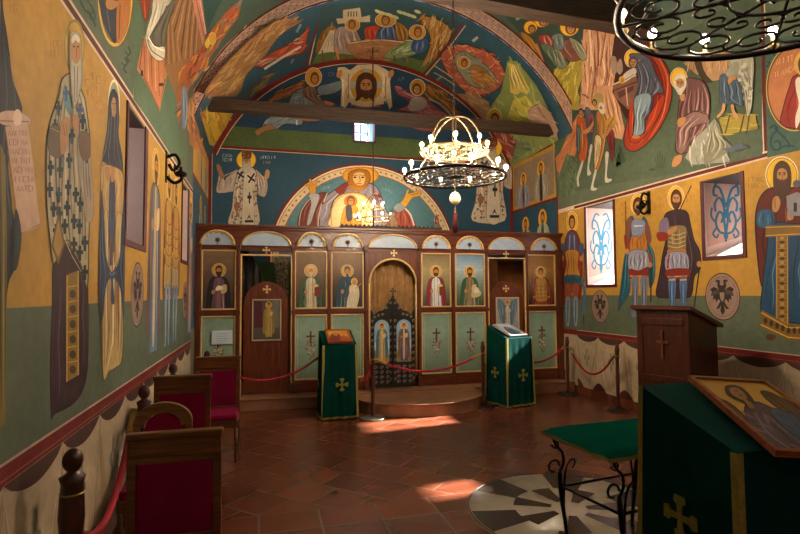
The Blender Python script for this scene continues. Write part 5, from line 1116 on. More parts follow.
# carved cresting on top, in the middle
cs = MB(); cs.bbox(1.22, 2.95, D-.05, D+.02, ZT+.025, ZT+.06, .008)
for k in range(24):
    X = 1.26+k*.0725; cs.lathe([(.02, 0), (.03, .012), (.012, .03), (.0, .045)], 8, (X, D-.02, ZT+.055))
child(cs, 'cresting', BEAM)
cs = MB(); z_ = ZT+.06; X = 2.10
cs.bbox(X-.07, X+.07, D-.04, D+.01, z_, z_+.05); cs.bbox(X-.05, X+.05, D-.035, D+.005, z_+.05, z_+.16); cs.prism([(X-.075, z_+.16), (X+.075, z_+.16), (X, z_+.24)], D-.04, D+.01)
cs.tube([(X+.075*math.cos(t), D-.02, z_+.15+.07*math.sin(t)) for t in [2*pi*k/20 for k in range(20)]], .008, 6, closed=True); cs.tube([(X, D-.02, z_+.2), (X, D-.02, z_+.32)], .01); cs.tube([(X-.05, D-.02, z_+.27), (X+.05, D-.02, z_+.27)], .009)
child(cs, 'crest_finial', mat('aged_bronze', '#5c4a30', .45, .5))
cs = MB(); cs.lathe([(.03, 0), (.04, .02), (.018, .05), (.045, .10), (.035, .17), (.01, .22), (.0, .25)], 12, (2.86, D-.02, z_)); child(cs, 'flame_finial', mat('dark_copper', '#6a3a2c', .4, .4))
# things behind the screen
o = MB(); P0 = onY(497, 270, 9.3); P1 = onY(524, 262, 9.3)
o.bbox(P0.x, P1.x+.10, 9.3, 9.7, .17, P1.z, .01); o.bbox(P0.x-.02, P1.x+.12, 9.27, 9.72, P1.z, P1.z+.03, .008)
t_ = o.obj('cupboard', mat('pine_cupboard', '#8a5228', .5, noise=.15, scale=6, stretch=(6, 1, 1))); tag(t_, 'plain brown wooden cupboard seen through the right side door', 'cupboard')
o = MB(); vs = []; n = 40
for i in range(n+1):
    x = -.5+.62*i/n; dy = .02*math.sin(i*.9); vs += [(x, 8.75+dy, .3), (x, 8.75+dy, 2.5-.9*(i/n)**3)]
o.add(vs, [(2*i, 2*i+2, 2*i+3, 2*i+1) for i in range(n)], True); t_ = o.obj('curtain', mat('dark_curtain', '#17120f', .8)); tag(t_, 'dark curtain drawn aside behind the left side door', 'curtain')
o = MB(); x_, z_ = onY(222.5, 337, D).x, onY(222.5, 337, D).z
o.add([(x_-.15, D-.045, z_-.105), (x_+.15, D-.045, z_-.10), (x_+.145, D-.047, z_+.105), (x_-.145, D-.047, z_+.10)], [(0, 1, 2, 3)])
ps = o.obj('paper_notice', mat('white_paper', '#c3d3e2', .7)); tag(ps, 'white printed sheet hung on the leftmost lower panel of the icon screen', 'notice')
o = MB()
for k in range(4): o.box(x_-.09, x_+.09-.03*(k % 2), D-.0495, D-.0485, z_+.05-k*.035, z_+.055-k*.035)
o.obj('printed_lines', mat('ink', '#7d8894'), ps)
# ================================================================ BEAMS
def beam(name, p0, p1, h, d, label):
    p0, p1 = Vector(p0), Vector(p1); n = 16; m_ = MB(); vs = []
    for i in range(n+1):
        c = p0.lerp(p1, i/n); a = R.uniform(-.008, .008); b = R.uniform(-.01, .01)
        for dy, dz in ((-d/2, -h/2), (d/2, -h/2), (d/2, h/2), (-d/2, h/2)): vs.append((c.x, c.y+dy+a, c.z+dz+b))
    fs = [(4*i+k, 4*i+(k+1) % 4, 4*i+4+(k+1) % 4, 4*i+4+k) for i in range(n) for k in range(4)]+[(0, 1, 2, 3), (4*n, 4*n+1, 4*n+2, 4*n+3)]
    m_.add(vs, fs); o = m_.obj(name, BEAM); tag(o, label, 'beam'); return o
a, b = onY(205, 104, 8.45), onY(551, 131, 8.45)
beam('tie_beam', a, b, .175, .18, 'long dark timber tie beam crossing in front of the little end window')
b1_, b2_ = onY(470, -2, 5.6), onY(652, 30, 5.6); dr_ = (b2_-b1_)/(b2_.x-b1_.x)
p0 = b1_+dr_*(-.5-b1_.x); p1 = b1_+dr_*(4.93-b1_.x)
beam('tie_beam', p0+Vector((0, .12, .15)), p1+Vector((0, .12, .15)), .30, .24, 'thick dark timber beam at the top right corner, behind the nearer chandelier')
# ================================================================ CHANDELIERS
BC = '#ffe4c2'
BULB = mat('lit_bulb', BC, emis=BULB_E); CAND = mat('candle_tube', '#d8ccb0', .5)
def spiral(cx_, cy_, z, r, a0, turns, n=18, sg=1, r1=.2): return [(cx_+r*(1-(1-r1)*i/n)*math.cos(a0+sg*turns*2*pi*i/n), cy_+r*(1-(1-r1)*i/n)*math.sin(a0+sg*turns*2*pi*i/n), z) for i in range(n+1)]
def scroll_ring(rad, tube, seg, inner, z=0, tr=None):
    m_ = MB(); tr = tr or tube*.55
    for k in range(seg):
        a = 2*pi*k/seg; rm = (rad+inner)/2; w_ = (rad-inner)/2
        for sg in (-1, 1):
            c = a+sg*pi/seg*.5
            m_.tube(spiral(rm*math.cos(c)*1.12, rm*math.sin(c)*1.12, z, w_*.62, c+pi*.5*sg, 1.6, sg=-sg), tr, 6)
            m_.tube(spiral(inner*1.35*math.cos(c), inner*1.35*math.sin(c), z, w_*.35, c+pi, 1.2, sg=sg), tr, 6)
        m_.tube([(inner*.3*math.cos(a), inner*.3*math.sin(a), z), (rad*math.cos(a), rad*math.sin(a), z)], tr, 6)
    m_.tube([(inner*math.cos(t), inner*math.sin(t), z) for t in [2*pi*i/28 for i in range(28)]], tr*1.2, 6, closed=True)
    return m_
def circle(rad, z, tube, n=56):
    m_ = MB(); m_.tube([(rad*math.cos(t), rad*math.sin(t), z) for t in [2*pi*i/n for i in range(n)]], tube, 8, closed=True); return m_
bulb_me = None
def put_bulbs(parent, rad, z, n, a0, s=1.0, dim=None):
    global bulb_me
    for k in range(n):
        a = a0+2*pi*k/n; x, y = rad*math.cos(a), rad*math.sin(a)
        if bulb_me is None:
            c = MB(); c.lathe([(.012, -.03), (.022, -.02), (.03, -.004), (.03, 0), (.013, .002), (.012, .055), (.0, .056)], 10); c0 = c.obj('candle_holder', mat('brass', '#9c8458', .4, .6), parent)
            b_ = MB(); b_.lathe([(.0, .056), (.010, .058), (.018, .068), (.0225, .081), (.018, .095), (.009, .105), (.0, .107)], 8); b0 = b_.obj('bulb', BULB, c0); bulb_me = (c0, b0); c = c0
        else:
            c = bulb_me[0].copy(); COL.objects.link(c); c.parent = parent; b_ = bulb_me[1].copy()
            if dim: b_.data = b_.data.copy(); b_.data.materials[0] = dim
            COL.objects.link(b_); b_.parent = c
        c.location = (x, y, z); c.scale = (s, s, s)
def chain(parent, z0, z1, r=.014, x=0, y=0, name='chain'):
    m_ = MB(); z = z0; k = 0; L_ = .062
    while z < z1:
        M = Matrix.Translation((x, y, z+L_*.5)) @ Matrix.Rotation(pi/2*(k % 2), 4, 'Z')
        m_.tube([M @ Vector((r*math.cos(t), 0, L_*.6*math.sin(t))) for t in [2*pi*i/10 for i in range(10)]], .0042, 5, closed=True); z += L_; k += 1
    return m_.obj(name, mat('chain_iron', '#4c4030', .4, .7), parent)
def chandelier(loc, rl, ru, dz, top, label, n_low, n_up, zceil, light, dark=IRON, a0=0, s=1.0, rz=0, dim=None):
    t = empty('chandelier', loc, rz, label, 'chandelier')
    circle(rl, 0, .018*s).obj('lower_ring', dark, t); scroll_ring(rl, .0125*s, 8, rl*.34).obj('lower_scrollwork', dark, t)
    m_ = MB(); m_.lathe([(0, -.012), (rl*.15, -.01), (rl*.17, .0), (rl*.15, .012), (.0, .014)], 16); 
    for k in range(10): m_.lathe([(0, -.014), (.018, 0), (0, .014)], 6, (rl*.17*math.cos(k*.628), rl*.17*math.sin(k*.628), 0))
    m_.obj('hub', dark, t)
    circle(ru, dz, .016*s).obj('upper_ring', light, t); scroll_ring(ru, .011*s, 6, ru*.36, dz).obj('upper_scrollwork', light, t)
    for k in range(4):
        a = 2*pi*k/4+.5; c, s_ = math.cos(a), math.sin(a)
        m_ = MB(); m_.tube([(rl*c, rl*s_, 0), (ru*c, ru*s_, dz)], .009*s, 6); m_.obj('hanger_rod', light, t)
        m_ = MB(); m_.tube([(ru*math.cos(u)*c, ru*math.cos(u)*s_, dz+(top-dz)*math.sin(u)) for u in [pi/2*i/12 for i in range(13)]], .010*s, 6); m_.obj('crown_arm', light, t)
    m_ = MB()
    for x in (-.018, .018): m_.tube([(x, 0, 0), (x, 0, top)], .008*s, 6)
    m_.obj('central_rods', light, t)
    put_bulbs(t, rl, .02, n_low, a0, s, dim); put_bulbs(t, ru, dz+.02, n_up, a0+.2, s, dim)
    chain(t, top, zceil-loc[2])
    return t
CH1 = chandelier((2.14, 5.57, 3.02), .578, .375, .29, .70, 'two-tiered ring chandelier with lit bulbs hanging in the middle of the nave', 10, 8, 6.61, IRONL, a0=.25)
CH2 = chandelier((2.03, 1.55, 2.91), .64, .40, .32, .78, 'large black scrolled iron chandelier at the top right corner, seen from close below', 13, 8, 6.60, IRON, a0=.30, dim=mat('dim_bulb', BC, emis=BULB_E*.13))
ct = empty('chandelier', (2.00, 9.4, 3.06), 0, 'small gilded chandelier glowing behind the icon screen before the apse painting', 'chandelier')
circle(.34, 0, .012).obj('lower_ring', GOLD, ct); circle(.20, .22, .010).obj('upper_ring', GOLD, ct)
m_ = MB(); m_.tube([(0, 0, -.1), (0, 0, 3.25)], .011, 6)
for k in range(4): m_.tube([(.34*math.cos(k*pi/2+.3), .34*math.sin(k*pi/2+.3), 0), (.2*math.cos(k*pi/2+.3), .2*math.sin(k*pi/2+.3), .22), (0, 0, .5)], .006, 6)
m_.obj('rod', IRON) if False else m_.obj('rod', mat('chain_iron', '#4c4030'), ct); put_bulbs(ct, .34, .01, 9, .1, .8, mat('small_bulb', BC, emis=BULB_E*.16)); put_bulbs(ct, .20, .23, 6, .4, .8, mat('small_bulb', BC))
# ostrich egg with tassel under the middle chandelier
eg = empty('hanging_egg', (2.14, 5.57, 2.78), 0, 'white ostrich egg with a dark red tassel hanging under the middle chandelier', 'hanging ornament')
m_ = MB(); m_.lathe([(.0, -.075), (.03, -.068), (.055, -.04), (.064, -.005), (.058, .03), (.036, .062), (.0, .078)], 20); m_.obj('egg', mat('eggshell', '#d9c7a0', .35), eg)
m_ = MB(); m_.tube([(0, 0, .07), (0, 0, .24)], .004, 6); m_.tube([(0, 0, -.07), (0, 0, -.16)], .004, 6); m_.lathe([(.006, -.12), (.012, -.13), (.006, -.145)], 8); m_.obj('cord', mat('gold_cord', '#a88a4c'), eg)
m_ = MB(); m_.lathe([(.008, -.15), (.02, -.165), (.018, -.18), (.026, -.22), (.03, -.40), (.0, -.405)], 14); m_.obj('tassel', mat('tassel_red', '#5c0f1a', .8, noise=.3, scale=40, stretch=(8, 8, .3)), eg)
# ================================================================ WALL LAMPS
def sconce(x, y, z, side, label):
    t = empty('wall_lamp', (x, y, z), 0, label, 'wall lamp'); s = side
    m_ = MB(); m_.bbox(*sorted((0, -s*.012)), -.03, .03, -.16, .16, .004); m_.obj('back_plate', IRON, t)
    m_ = MB(); m_.tube(cr([(-s*.01, 0, .10), (-s*.09, 0, .13), (-s*.13, 0, .04), (-s*.07, 0, -.03), (-s*.03, 0, .03)], False), .016); m_.tube(cr([(-s*.01, 0, -.10), (-s*.08, 0, -.16), (-s*.15, 0, -.12), (-s*.14, 0, -.05), (-s*.10, 0, -.07)], False), .017)
    m_.tube([(-s*.09+.0, .05*math.cos(u), -.02+.05*math.sin(u)) for u in [i*.6 for i in range(9)]], .008)
    m_.obj('scroll_arm', IRON, t)
    m_ = MB(); m_.lathe([(.0, -.04), (.05, -.03), (.065, 0), (.04, .02), (.02, .025), (.014, .07), (.0, .07)], 12, (-s*.145, 0, -.06)); m_.obj('candle_cup', IRON, t)
sconce(XL, 5.72, 3.0, -1, 'black wrought-iron wall lamp between the windows of the left wall'); sconce(XR, 6.10, 2.94, 1, 'black wrought-iron wall lamp between the two painted warriors')
# ================================================================ GREEN-DRAPED LECTERNS
GRNV = mat('green_velvet', '#043530', .9, spec=.05, noise=.2, scale=6)
TRIM = mat('gold_braid', '#8f8a44', .5, .2, noise=.25, scale=60)
def lectern(name, ox, oy, rz, w, d, zf, zb, label, flare=.03, crosses=(('front', .5),)):
    """origin = front left corner on the floor; x along the front, y to the back"""
    t = empty(name, (ox, oy, 0), rz, label, 'lectern')
    n = 84; per = []; 
    def pt(u):
        L_ = 2*(w+d); s = u*L_
        if s < w: return (s, 0, 0, -1)
        s -= w
        if s < d: return (w, s, 1, 0)
        s -= d
        if s < w: return (w-s, d, 0, 1)
        s -= w; return (0, d-s, -1, 0)
    zt = lambda y: zf+(zb-zf)*max(0, min(1, y/d))
    rows = 12; vs = []
    for r_ in range(rows+1):
        f = r_/rows
        for k in range(n):
            x, y, nx, ny = pt(k/n); cxn, cyn = (x/w-.5)*2, (y/d-.5)*2; l_ = math.hypot(cxn, cyn) or 1
            off = f*flare+f*.010*math.sin(k*1.15)+f*.006*math.sin(k*.47+1)
            z = zt(y)*(1-f)+.015*f
            vs.append((x+cxn/l_*off*1.2+nx*off*.3, y+cyn/l_*off*1.2+ny*off*.3, z))
    m_ = MB(); m_.add(vs, [(r_*n+k, r_*n+(k+1) % n, (r_+1)*n+(k+1) % n, (r_+1)*n+k) for r_ in range(rows) for k in range(n)], True)
    m_.add([vs[k] for k in range(n)], [tuple(range(n))]); m_.obj('cloth', GRNV, t)
    tr = MB(); w2 = .016
    def strip(x, y, dx, dy):
        P = []
        for r_ in range(rows+1):
            f = r_/rows; off = flare*f*1.35+.006; z = zt(y)*(1-f)+.02*f
            cxn, cyn = (x/w-.5)*2, (y/d-.5)*2
            P.append((x+math.copysign(off, cxn), y+math.copysign(off, cyn), z))
        for q_ in (-1, 1):
            vv = []
            for p in P: vv += [p, (p[0]+dx*w2*2*(q_ > 0), p[1]+dy*w2*2*(q_ < 0), p[2])]
        m = []
        for p in P: m += [(p[0]+dx*.03, p[1]-.004*0, p[2]), p, (p[0], p[1]+dy*.03, p[2])]
        tr.add(m, [(3*i+j, 3*i+j+1, 3*i+j+4, 3*i+j+3) for i in range(rows) for j in (0, 1)])
    strip(0, 0, 1, 1); strip(w, 0, -1, 1); strip(0, d, 1, -1); strip(w, d, -1, -1)
    hem = [Vector(vs[rows*n+k])*1 for k in range(n)]
    tr.add([v for p in hem for v in ((p.x+(p.x-w/2)*.012/w, p.y+(p.y-d/2)*.012/d-.002*0, .017), (p.x+(p.x-w/2)*.02/w, p.y+(p.y-d/2)*.02/d, .045))], [(2*k, (2*k+2) % (2*n), (2*k+3) % (2*n), 2*k+1) for k in range(n)])
    tr.obj('braid_trim', TRIM, t)
    for face_, h_, r_ in crosses:
        f = 1-h_/zf; off = flare*f*1.3+.022
        if face_ == 'front': M = Matrix.Translation((w*.55, -off, 0))
        else: M = Matrix.Translation((-off, d*.5, 0)) @ Matrix.Rotation(-pi/2, 4, 'Z')
        e_ = MB(); cross_mb(e_, 0, 0, h_, r_, M=M); e_.obj('cross_emblem', mat('gold_embroidery', '#7c8234', .5, .2, noise=.25, scale=50), t)
    return t, zt
def slant_icon(name, corners, th, label, paintf, framec, fw_=.022, cat='icon'):
    """corners: back-left, back-right, front-left on the slanted top"""
    A_, B_, C_ = map(Vector, corners); u = (B_-A_); v = (C_-A_); u = u-v.normalized()*u.dot(v.normalized()); W_, H_ = u.length, v.length; u.normalize(); v.normalize(); nn = u.cross(v); nn = nn if nn.z > 0 else -nn
    M = Matrix((u, v, nn)).transposed().to_4x4(); M.translation = A_+nn*.004
    m_ = MB(); m_.bbox(0, W_, 0, H_, 0, th*.7, .003); o = m_.obj(name, framec); 
    o.matrix_world = M; tag(o, label, cat)
    f_ = MB()
    for bx in ((0, fw_, 0, H_), (W_-fw_, W_, 0, H_), (0, W_, 0, fw_), (0, W_, H_-fw_, H_)): f_.bbox(bx[0], bx[1], bx[2], bx[3], th*.6, th, .003)
    f_.obj('raised_edge', framec, o)
    S = PlaneS(M @ Vector((0, 0, th*.72)), u, v); S.n = nn
    S.clip = (fw_, fw_, W_-fw_, H_-fw_); paintf(S, W_, H_, fw_)
    p = S.build([('painting', lambda a, b: True)], ICONP)[0]; p.parent = o; p.matrix_parent_inverse = M.inverted()
    return o
# left one in front of the steps
L1, zt1 = lectern('icon_stand', .82, 7.13, .02, .46, .44, 1.00, 1.17, 'narrow icon stand in green velvet cloth left of the round step', flare=.014, crosses=(('front', .47, .085), ('side', .45, .07)))
L2, zt2 = lectern('icon_stand', 3.52, 7.10, .26, .50, .48, 1.02, 1.19, 'narrow icon stand in green velvet cloth right of the round step', flare=.016, crosses=(('front', .47, .09), ('side', .5, .08)))
L3, zt3 = lectern('icon_stand', 1.70, 1.575, 0.02, .62, .49, 1.105, 1.27, 'large green-draped icon stand in the right foreground', flare=.02, crosses=(('front', .5, .12), ('side', .78, .085)))
def w3(t, x, y, z): 
    c, s = math.cos(t.rotation_euler.z), math.sin(t.rotation_euler.z); return Vector((t.location.x+x*c-y*s, t.location.y+x*s+y*c, z))
def redicon(S, W_, H_, f):
    S.metric(); S.raw('#8c3a1c', [(f, f), (W_-f, f), (W_-f, H_-f), (f, H_-f)], 0); S.raw('#b8842c', [(f*1.6, f*1.6), (W_-f*1.6, f*1.6), (W_-f*1.6, H_-f*1.6), (f*1.6, H_-f*1.6)])
    cx_, k = W_/2, W_
    S.E('#d8a844', cx_-.04, H_*.36, .09*k/.36, .08*k/.36); S.S('#6c1f18', [(cx_-.14, H_*.9), (cx_-.1, H_*.4), (cx_-.03, H_*.25), (cx_+.03, H_*.42), (cx_+.08, H_*.9)]); S.E(SKIN, cx_-.035, H_*.38, .035, .045)
    S.E('#d8a844', cx_+.07, H_*.5, .05, .05); S.S('#a8481c', [(cx_, H_*.88), (cx_+.04, H_*.55), (cx_+.1, H_*.55), (cx_+.13, H_*.88)]); S.E(SKIN, cx_+.07, H_*.5, .025, .03)
def paleicon(S, W_, H_, f):
    S.metric(); S.raw('#c9c4cc', [(f*.3, f*.3), (W_-f*.3, f*.3), (W_-f*.3, H_-f*.3), (f*.3, H_-f*.3)], 0); S.raw('#8c4a3c', [(f*1.4, f*1.4), (W_-f*1.4, f*1.4), (W_-f*1.4, H_-f*1.4), (f*1.4, H_-f*1.4)]); S.raw('#aeb4c0', [(f*1.7, f*1.7), (W_-f*1.7, f*1.7), (W_-f*1.7, H_-f*1.7), (f*1.7, H_-f*1.7)])
    cx_ = W_/2; S.E('#c9a860', cx_, H_*.35, .06, .06); S.S('#2f4a6a', [(cx_-.1, H_*.9), (cx_-.06, H_*.35), (cx_, H_*.24), (cx_+.06, H_*.35), (cx_+.1, H_*.9)]); S.E('#a87a58', cx_, H_*.36, .028, .035); S.S('#2a6a5c', [(cx_+.02, H_*.9), (cx_+.04, H_*.6), (cx_+.1, H_*.55), (cx_+.12, H_*.9)])
FRB = wood_mat('icon_frame_wood', '#6a3216', '#96502a', axis=0)
def ontop(t, zt, d, x, f, lift=.003): return w3(t, x, d*f, zt(d*f)+lift)
slant_icon('icon', (ontop(L1, zt1, .44, .07, .92), ontop(L1, zt1, .44, .42, .92), ontop(L1, zt1, .44, .07, .05)), .03, 'small red-brown framed icon lying on the left green icon stand', redicon, FRB)
slant_icon('icon', (ontop(L2, zt2, .48, .09, .92), ontop(L2, zt2, .48, .43, .92), ontop(L2, zt2, .48, .09, .05)), .03, 'small pale framed icon lying on the right green icon stand', paleicon, mat('pale_frame2', '#b5a8a0', .4))
# foreground icon: corners found on the slanted top
tp = w3(L3, 0, 0, 1.10+.03); ty = w3(L3, 0, .47, 1.27+.03); nrm = (ty-tp).cross(Vector((1, 0, 0))).normalized()
def ontp(x, y): d_ = ray(x, y); return EYE+d_*((tp-EYE).dot(nrm)/d_.dot(nrm))
def bigicon(S, W_, H_, f):
    S.metric(); S.raw('#9a7a38', [(f, f), (W_-f, f), (W_-f, H_-f), (f, H_-f)], 0); S.raw('#c29440', [(f*1.6, f*1.6), (W_-f*1.6, f*1.6), (W_-f*1.6, H_-f*1.6), (f*1.6, H_-f*1.6)])
    S.set(620, 360, 3.067)
    q = S.S('#3c2a1c', '303,122 330,128 360,150 385,178 390,215 360,190 330,160'); S.folds(q, ['#6c5030'], 4, 4)
    q = S.S('#3c2a1c', '430,98 450,96 480,108 552,150 580,200 520,170 460,130'); S.folds(q, ['#6c5030'], 4, 4)
    S.E('#b8924a', 352, 105, 46, 26, rot=.35); 
    q = S.S('#54444c', '385,140 420,130 470,150 552,190 640,260 640,330 460,262 400,200 385,170'); S.folds(q, ['#2f2630', '#8c7880', '#6c5a64'], 9, 5); S.dabs(q, ['#2f2630', '#8c7880'], 26, 5, 50, .6, .3)
    q = S.S('#3c5670', '460,150 510,160 560,185 640,250 640,290 540,240 480,185'); S.dabs(q, ['#7c98ac', '#243a50'], 16, 5, 50, .6, .3)
    S.S('#2c1c12', '322,84 345,78 375,88 400,112 412,134 398,146 372,128 345,118 326,104'); S.S('#8f6640', '336,88 360,88 385,108 388,126 372,124 350,112 338,100'); S.S('#8f6640', '380,124 404,134 412,150 396,150')
    S.L('#2c1a10', '350,96 362,98', 3, False); S.L('#2c1a10', '366,108 376,112', 3, False); S.L('#6a4224', '360,102 368,116', 2)
A_, B_, C_ = ontp(687, 381), ontp(752, 377), ontp(774, 458)
slant_icon('icon', (A_, B_, C_), .028, 'large gold-ground angel icon lying on the foreground green icon stand', bigicon, FRB, .02)
# ================================================================ WOODEN PULPIT
th_ = math.radians(-74); c_, s_ = math.cos(th_), math.sin(th_); PW, PDp = .60, .52
nc = onY(684, 311, 4.50); nc.x += .06; org = Vector((nc.x-c_*PW/2, nc.y-s_*PW/2, 0)); H1 = nc.z; print('pulpit', nc, H1)
pu = empty('reading_desk', org, th_, 'tall reddish wooden reading desk with a slanted top near the right wall', 'reading desk')
H2 = H1-.17
def sidep(x0, x1):
    m_ = MB(); v = [(x, y, z) for x in (x0, x1) for y, z in ((0, 0), (PDp, 0), (PDp, H2), (0, H1))]
    m_.add(v, [(0, 1, 2, 3), (4, 7, 6, 5), (0, 4, 5, 1), (1, 5, 6, 2), (2, 6, 7, 3), (3, 7, 4, 0)]); return m_
sidep(PW/2-.03, PW/2).obj('side_panel', WOODL, pu); sidep(-PW/2, -PW/2+.03).obj('side_panel', WOODL, pu)
m_ = MB(); m_.bbox(-PW/2+.02, PW/2-.02, .0, .025, 0, H1-.005, .003)
for x in (-PW/2+.035, PW/2-.035): m_.bbox(x-.035, x+.035, -.012, .01, .0, H1-.01, .004)
for z in (.05, H1*.48, H1-.16): m_.bbox(-PW/2+.03, PW/2-.03, -.012, .01, z, z+.07, .004)
m_.obj('front_panel', WOODL, pu)
m_ = MB(); m_.bbox(-.012, .012, -.016, .0, H1-.52, H1-.22, .003); m_.bbox(-.07, .07, -.016, .0, H1-.36, H1-.335, .003); m_.lathe([(0, -.02), (.022, 0), (0, .02)], 10, (0, -.008, H1-.27)); m_.obj('carved_cross', wood_mat('carving_wood', '#4c2412', '#7c4424'), pu)
m_ = MB(); v = [(x, y, z) for x in (-PW/2-.05, PW/2+.05) for y, z in ((-.05, H1+.012), (PDp+.04, H2-.022), (PDp+.04, H2+.018), (-.05, H1+.052))]
m_.add(v, [(0, 1, 2, 3), (4, 7, 6, 5), (0, 4, 5, 1), (1, 5, 6, 2), (2, 6, 7, 3), (3, 7, 4, 0)]); m_.obj('top', wood_mat('top_wood', '#3a1c0e', '#63341c', axis=0), pu)
m_ = MB(); m_.bbox(-PW/2-.03, PW/2+.03, -.03, PDp+.02, 0, .07, .006); m_.obj('plinth', WOODL, pu)
# ================================================================ IRON TABLE WITH GREEN CLOTH
TZ = .75
bl, fl_ = onZ(547, 428, TZ), onZ(606, 454, TZ); br = onZ(655, 414.5, TZ); ex = (br-bl); ex.normalize(); ey = Vector((-ex.y, ex.x, 0)); dpt = -(fl_-bl).dot(ey); sh_ = (fl_-bl).dot(ex)
print('table', bl, fl_, ex, dpt, sh_); TW = .80; TD = max(.45, dpt)
ta = empty('side_table', bl, math.atan2(ex.y, ex.x), 'low wrought-iron table under a green satin cloth beside the floor rosette', 'table'); ta.location.z = 0
sk = sh_/TD
def tp_(x, y, z): return (x+sk*y*.6, -y, z)     # slight skew follows the loosely laid cloth
m_ = MB(); nx, ny = 20, 14; vs = []
for i in range(nx+1):
    for j in range(ny+1):
        x, y = -.03+(TW+.06)*i/nx, -.03+(TD+.06)*j/ny
        e_ = max(0, -x, x-TW, -y, y-TD); z = TZ+.004*math.sin(7*x+3*y)+.003*math.sin(15*y)-(.03 if e_ > .02 else 0)
        vs.append(tp_(x, y, z))
m_.add(vs, [(i*(ny+1)+j, i*(ny+1)+j+1, (i+1)*(ny+1)+j+1, (i+1)*(ny+1)+j) for i in range(nx) for j in range(ny)], True); 
cl = m_.obj('cloth', mat('green_satin', '#05392e', .95, spec=0, noise=.15, scale=5, bump=.2), ta)
m_ = MB(); hem = [tp_(*p, TZ-.03) for p in ((-.035, -.035), (TW+.035, -.035), (TW+.035, TD+.035), (-.035, TD+.035))]
pts = []
for i in range(4):
    a_, b_ = Vector(hem[i]), Vector(hem[(i+1) % 4])
    for k in range(12): pts.append(a_.lerp(b_, k/12)+Vector((0, 0, .004*math.sin(k*1.7))))
v = []; 
for p in pts: v += [p+Vector((0, 0, -.012)), p+Vector((0, 0, .012))]
n = len(pts); m_.add(v, [(2*k, (2*k+2) % (2*n), (2*k+3) % (2*n), 2*k+1) for k in range(n)]); m_.obj('braid_hem', TRIM, cl)
m_ = MB(); v = [tp_(x, y, z) for x, y in ((0, 0), (TW, 0), (TW, TD), (0, TD)) for z in (TZ-.05, TZ-.03)]; m_.add(v, [(0, 2, 4, 6), (1, 7, 5, 3), (0, 1, 3, 2), (2, 3, 5, 4), (4, 5, 7, 6), (6, 7, 1, 0)]); m_.obj('table_top', IRON, ta)
LG = []
for (x, y, sg) in ((.06, .06, 1), (TW-.05, .06, -1), (.12, TD-.05, 1), (TW-.05, TD-.05, -1)):
    P = lambda a, b: Vector(tp_(x, y, 0))+Vector((a*sg, 0, b))
    m_ = MB()
    m_.tube([P(.05, 0), P(.035, .12), P(.012, .25), P(0, .38), P(-.005, .46)], [.013, .013, .015, .017, .014])
    sc_ = [(-.005, .46), (.03, .52), (.02, .59), (-.02, .63), (-.05, .68), (-.055, TZ-.03)]; m_.tube([P(a, b) for a, b in cr(sc_, False)], .010)
    m_.tube([P(-.03+.055*math.cos(u)*(1-u/10), .655+.055*math.sin(u)*(1-u/10)) for u in [pi+k*.5 for k in range(11)]], .007, 6)
    m_.tube([P(-.055+.052*math.cos(u)*(1-u/12), .5+.052*math.sin(u)*(1-u/12)) for u in [k*.5 for k in range(11)]], .008, 6)
    m_.tube([P(a, b) for a, b in cr([(.03, .1), (.03, .3), (.045, .45), (.08, .52), (.12, .53), (.125, .49), (.10, .475)], False)], .008, 6)
    m_.obj('leg', IRON, ta); LG.append(Vector(tp_(x, y, 0)))
for a_, b_ in ((0, 1), (2, 3), (0, 2), (1, 3)):
    m_ = MB(); m_.tube([LG[a_]+Vector((.01, 0, .36)), LG[b_]+Vector((.0, 0, .36))], .009, 6); m_.obj('stretcher', IRON, ta)
# ================================================================ STANCHIONS AND ROPES
PW_ = wood_mat('post_wood', '#2c130c', '#54281a'); BASE = mat('base_iron', '#3a312a', .35, .6); BRASS = mat('polished_brass', '#a8884c', .3, .8)
def stanchion(x, y, label, style='turned', h=1.0, base_m=BASE, rz=0):
    t = empty('barrier_post', (x, y, 0), rz, label, 'barrier post')
    if style == 'ball':
        pr_ = [(.035, .02), (.045, .06), (.03, .12), (.045, .2), (.05, .3), (.042, .45), (.05, .6), (.062, .70), (.058, .78), (.052, .84), (.062, .87), (.03, .885), (.026, .895)]
        m_ = MB(); m_.lathe([(r_*.86, z*h) for r_, z in pr_], 18); m_.obj('shaft', PW_, t)
        m_ = MB(); m_.lathe([(.0, .885*h)]+[(.042*math.sin(pi*k/10), (.938-.052*math.cos(pi*k/10))*h) for k in range(1, 10)]+[(.0, .99*h)], 18); m_.obj('ball_finial', PW_, t)
    else:
        pr_ = [(.03, .02), (.03, .08), (.022, .12), (.026, .3), (.03, .5), (.024, .52), (.028, .54), (.024, .7), (.03, .78), (.022, .8), (.034, .86), (.034, .9), (.024, .93), (.03, .96), (.0, .98)]
        m_ = MB(); m_.lathe([(r_, z*h) for r_, z in pr_], 16); m_.obj('shaft', PW_, t)
    m_ = MB(); rb_ = .10 if (style == 'ball' and y < 7) else .17; m_.lathe([(rb_, 0), (rb_, .012), (rb_*.9, .022), (.05, .03), (.04, .045)], 28); m_.obj('base', base_m, t)
    m_ = MB(); m_.tube([(.045*math.cos(u), .045*math.sin(u), .80*h) for u in [2*pi*k/16 for k in range(16)]], .006, 6, closed=True); m_.obj('hook_ring', BRASS, t)
    return t
LP = [(-.80, 2.66), (-.84, 4.34), (-.83, 5.62), (-.68, 7.42)]
lab = ['nearest dark turned post with a ball top by the left wall, bottom left corner', 'dark turned post with a ball top behind the arched-back chair', 'dark turned post with a ball top beside the third chair from the front', 'dark turned post with a ball top standing before the leftmost bay of the icon screen']
for (x, y), l_ in zip(LP, lab): stanchion(x, y, l_, 'ball', 1.03 if y < 7 else .96)
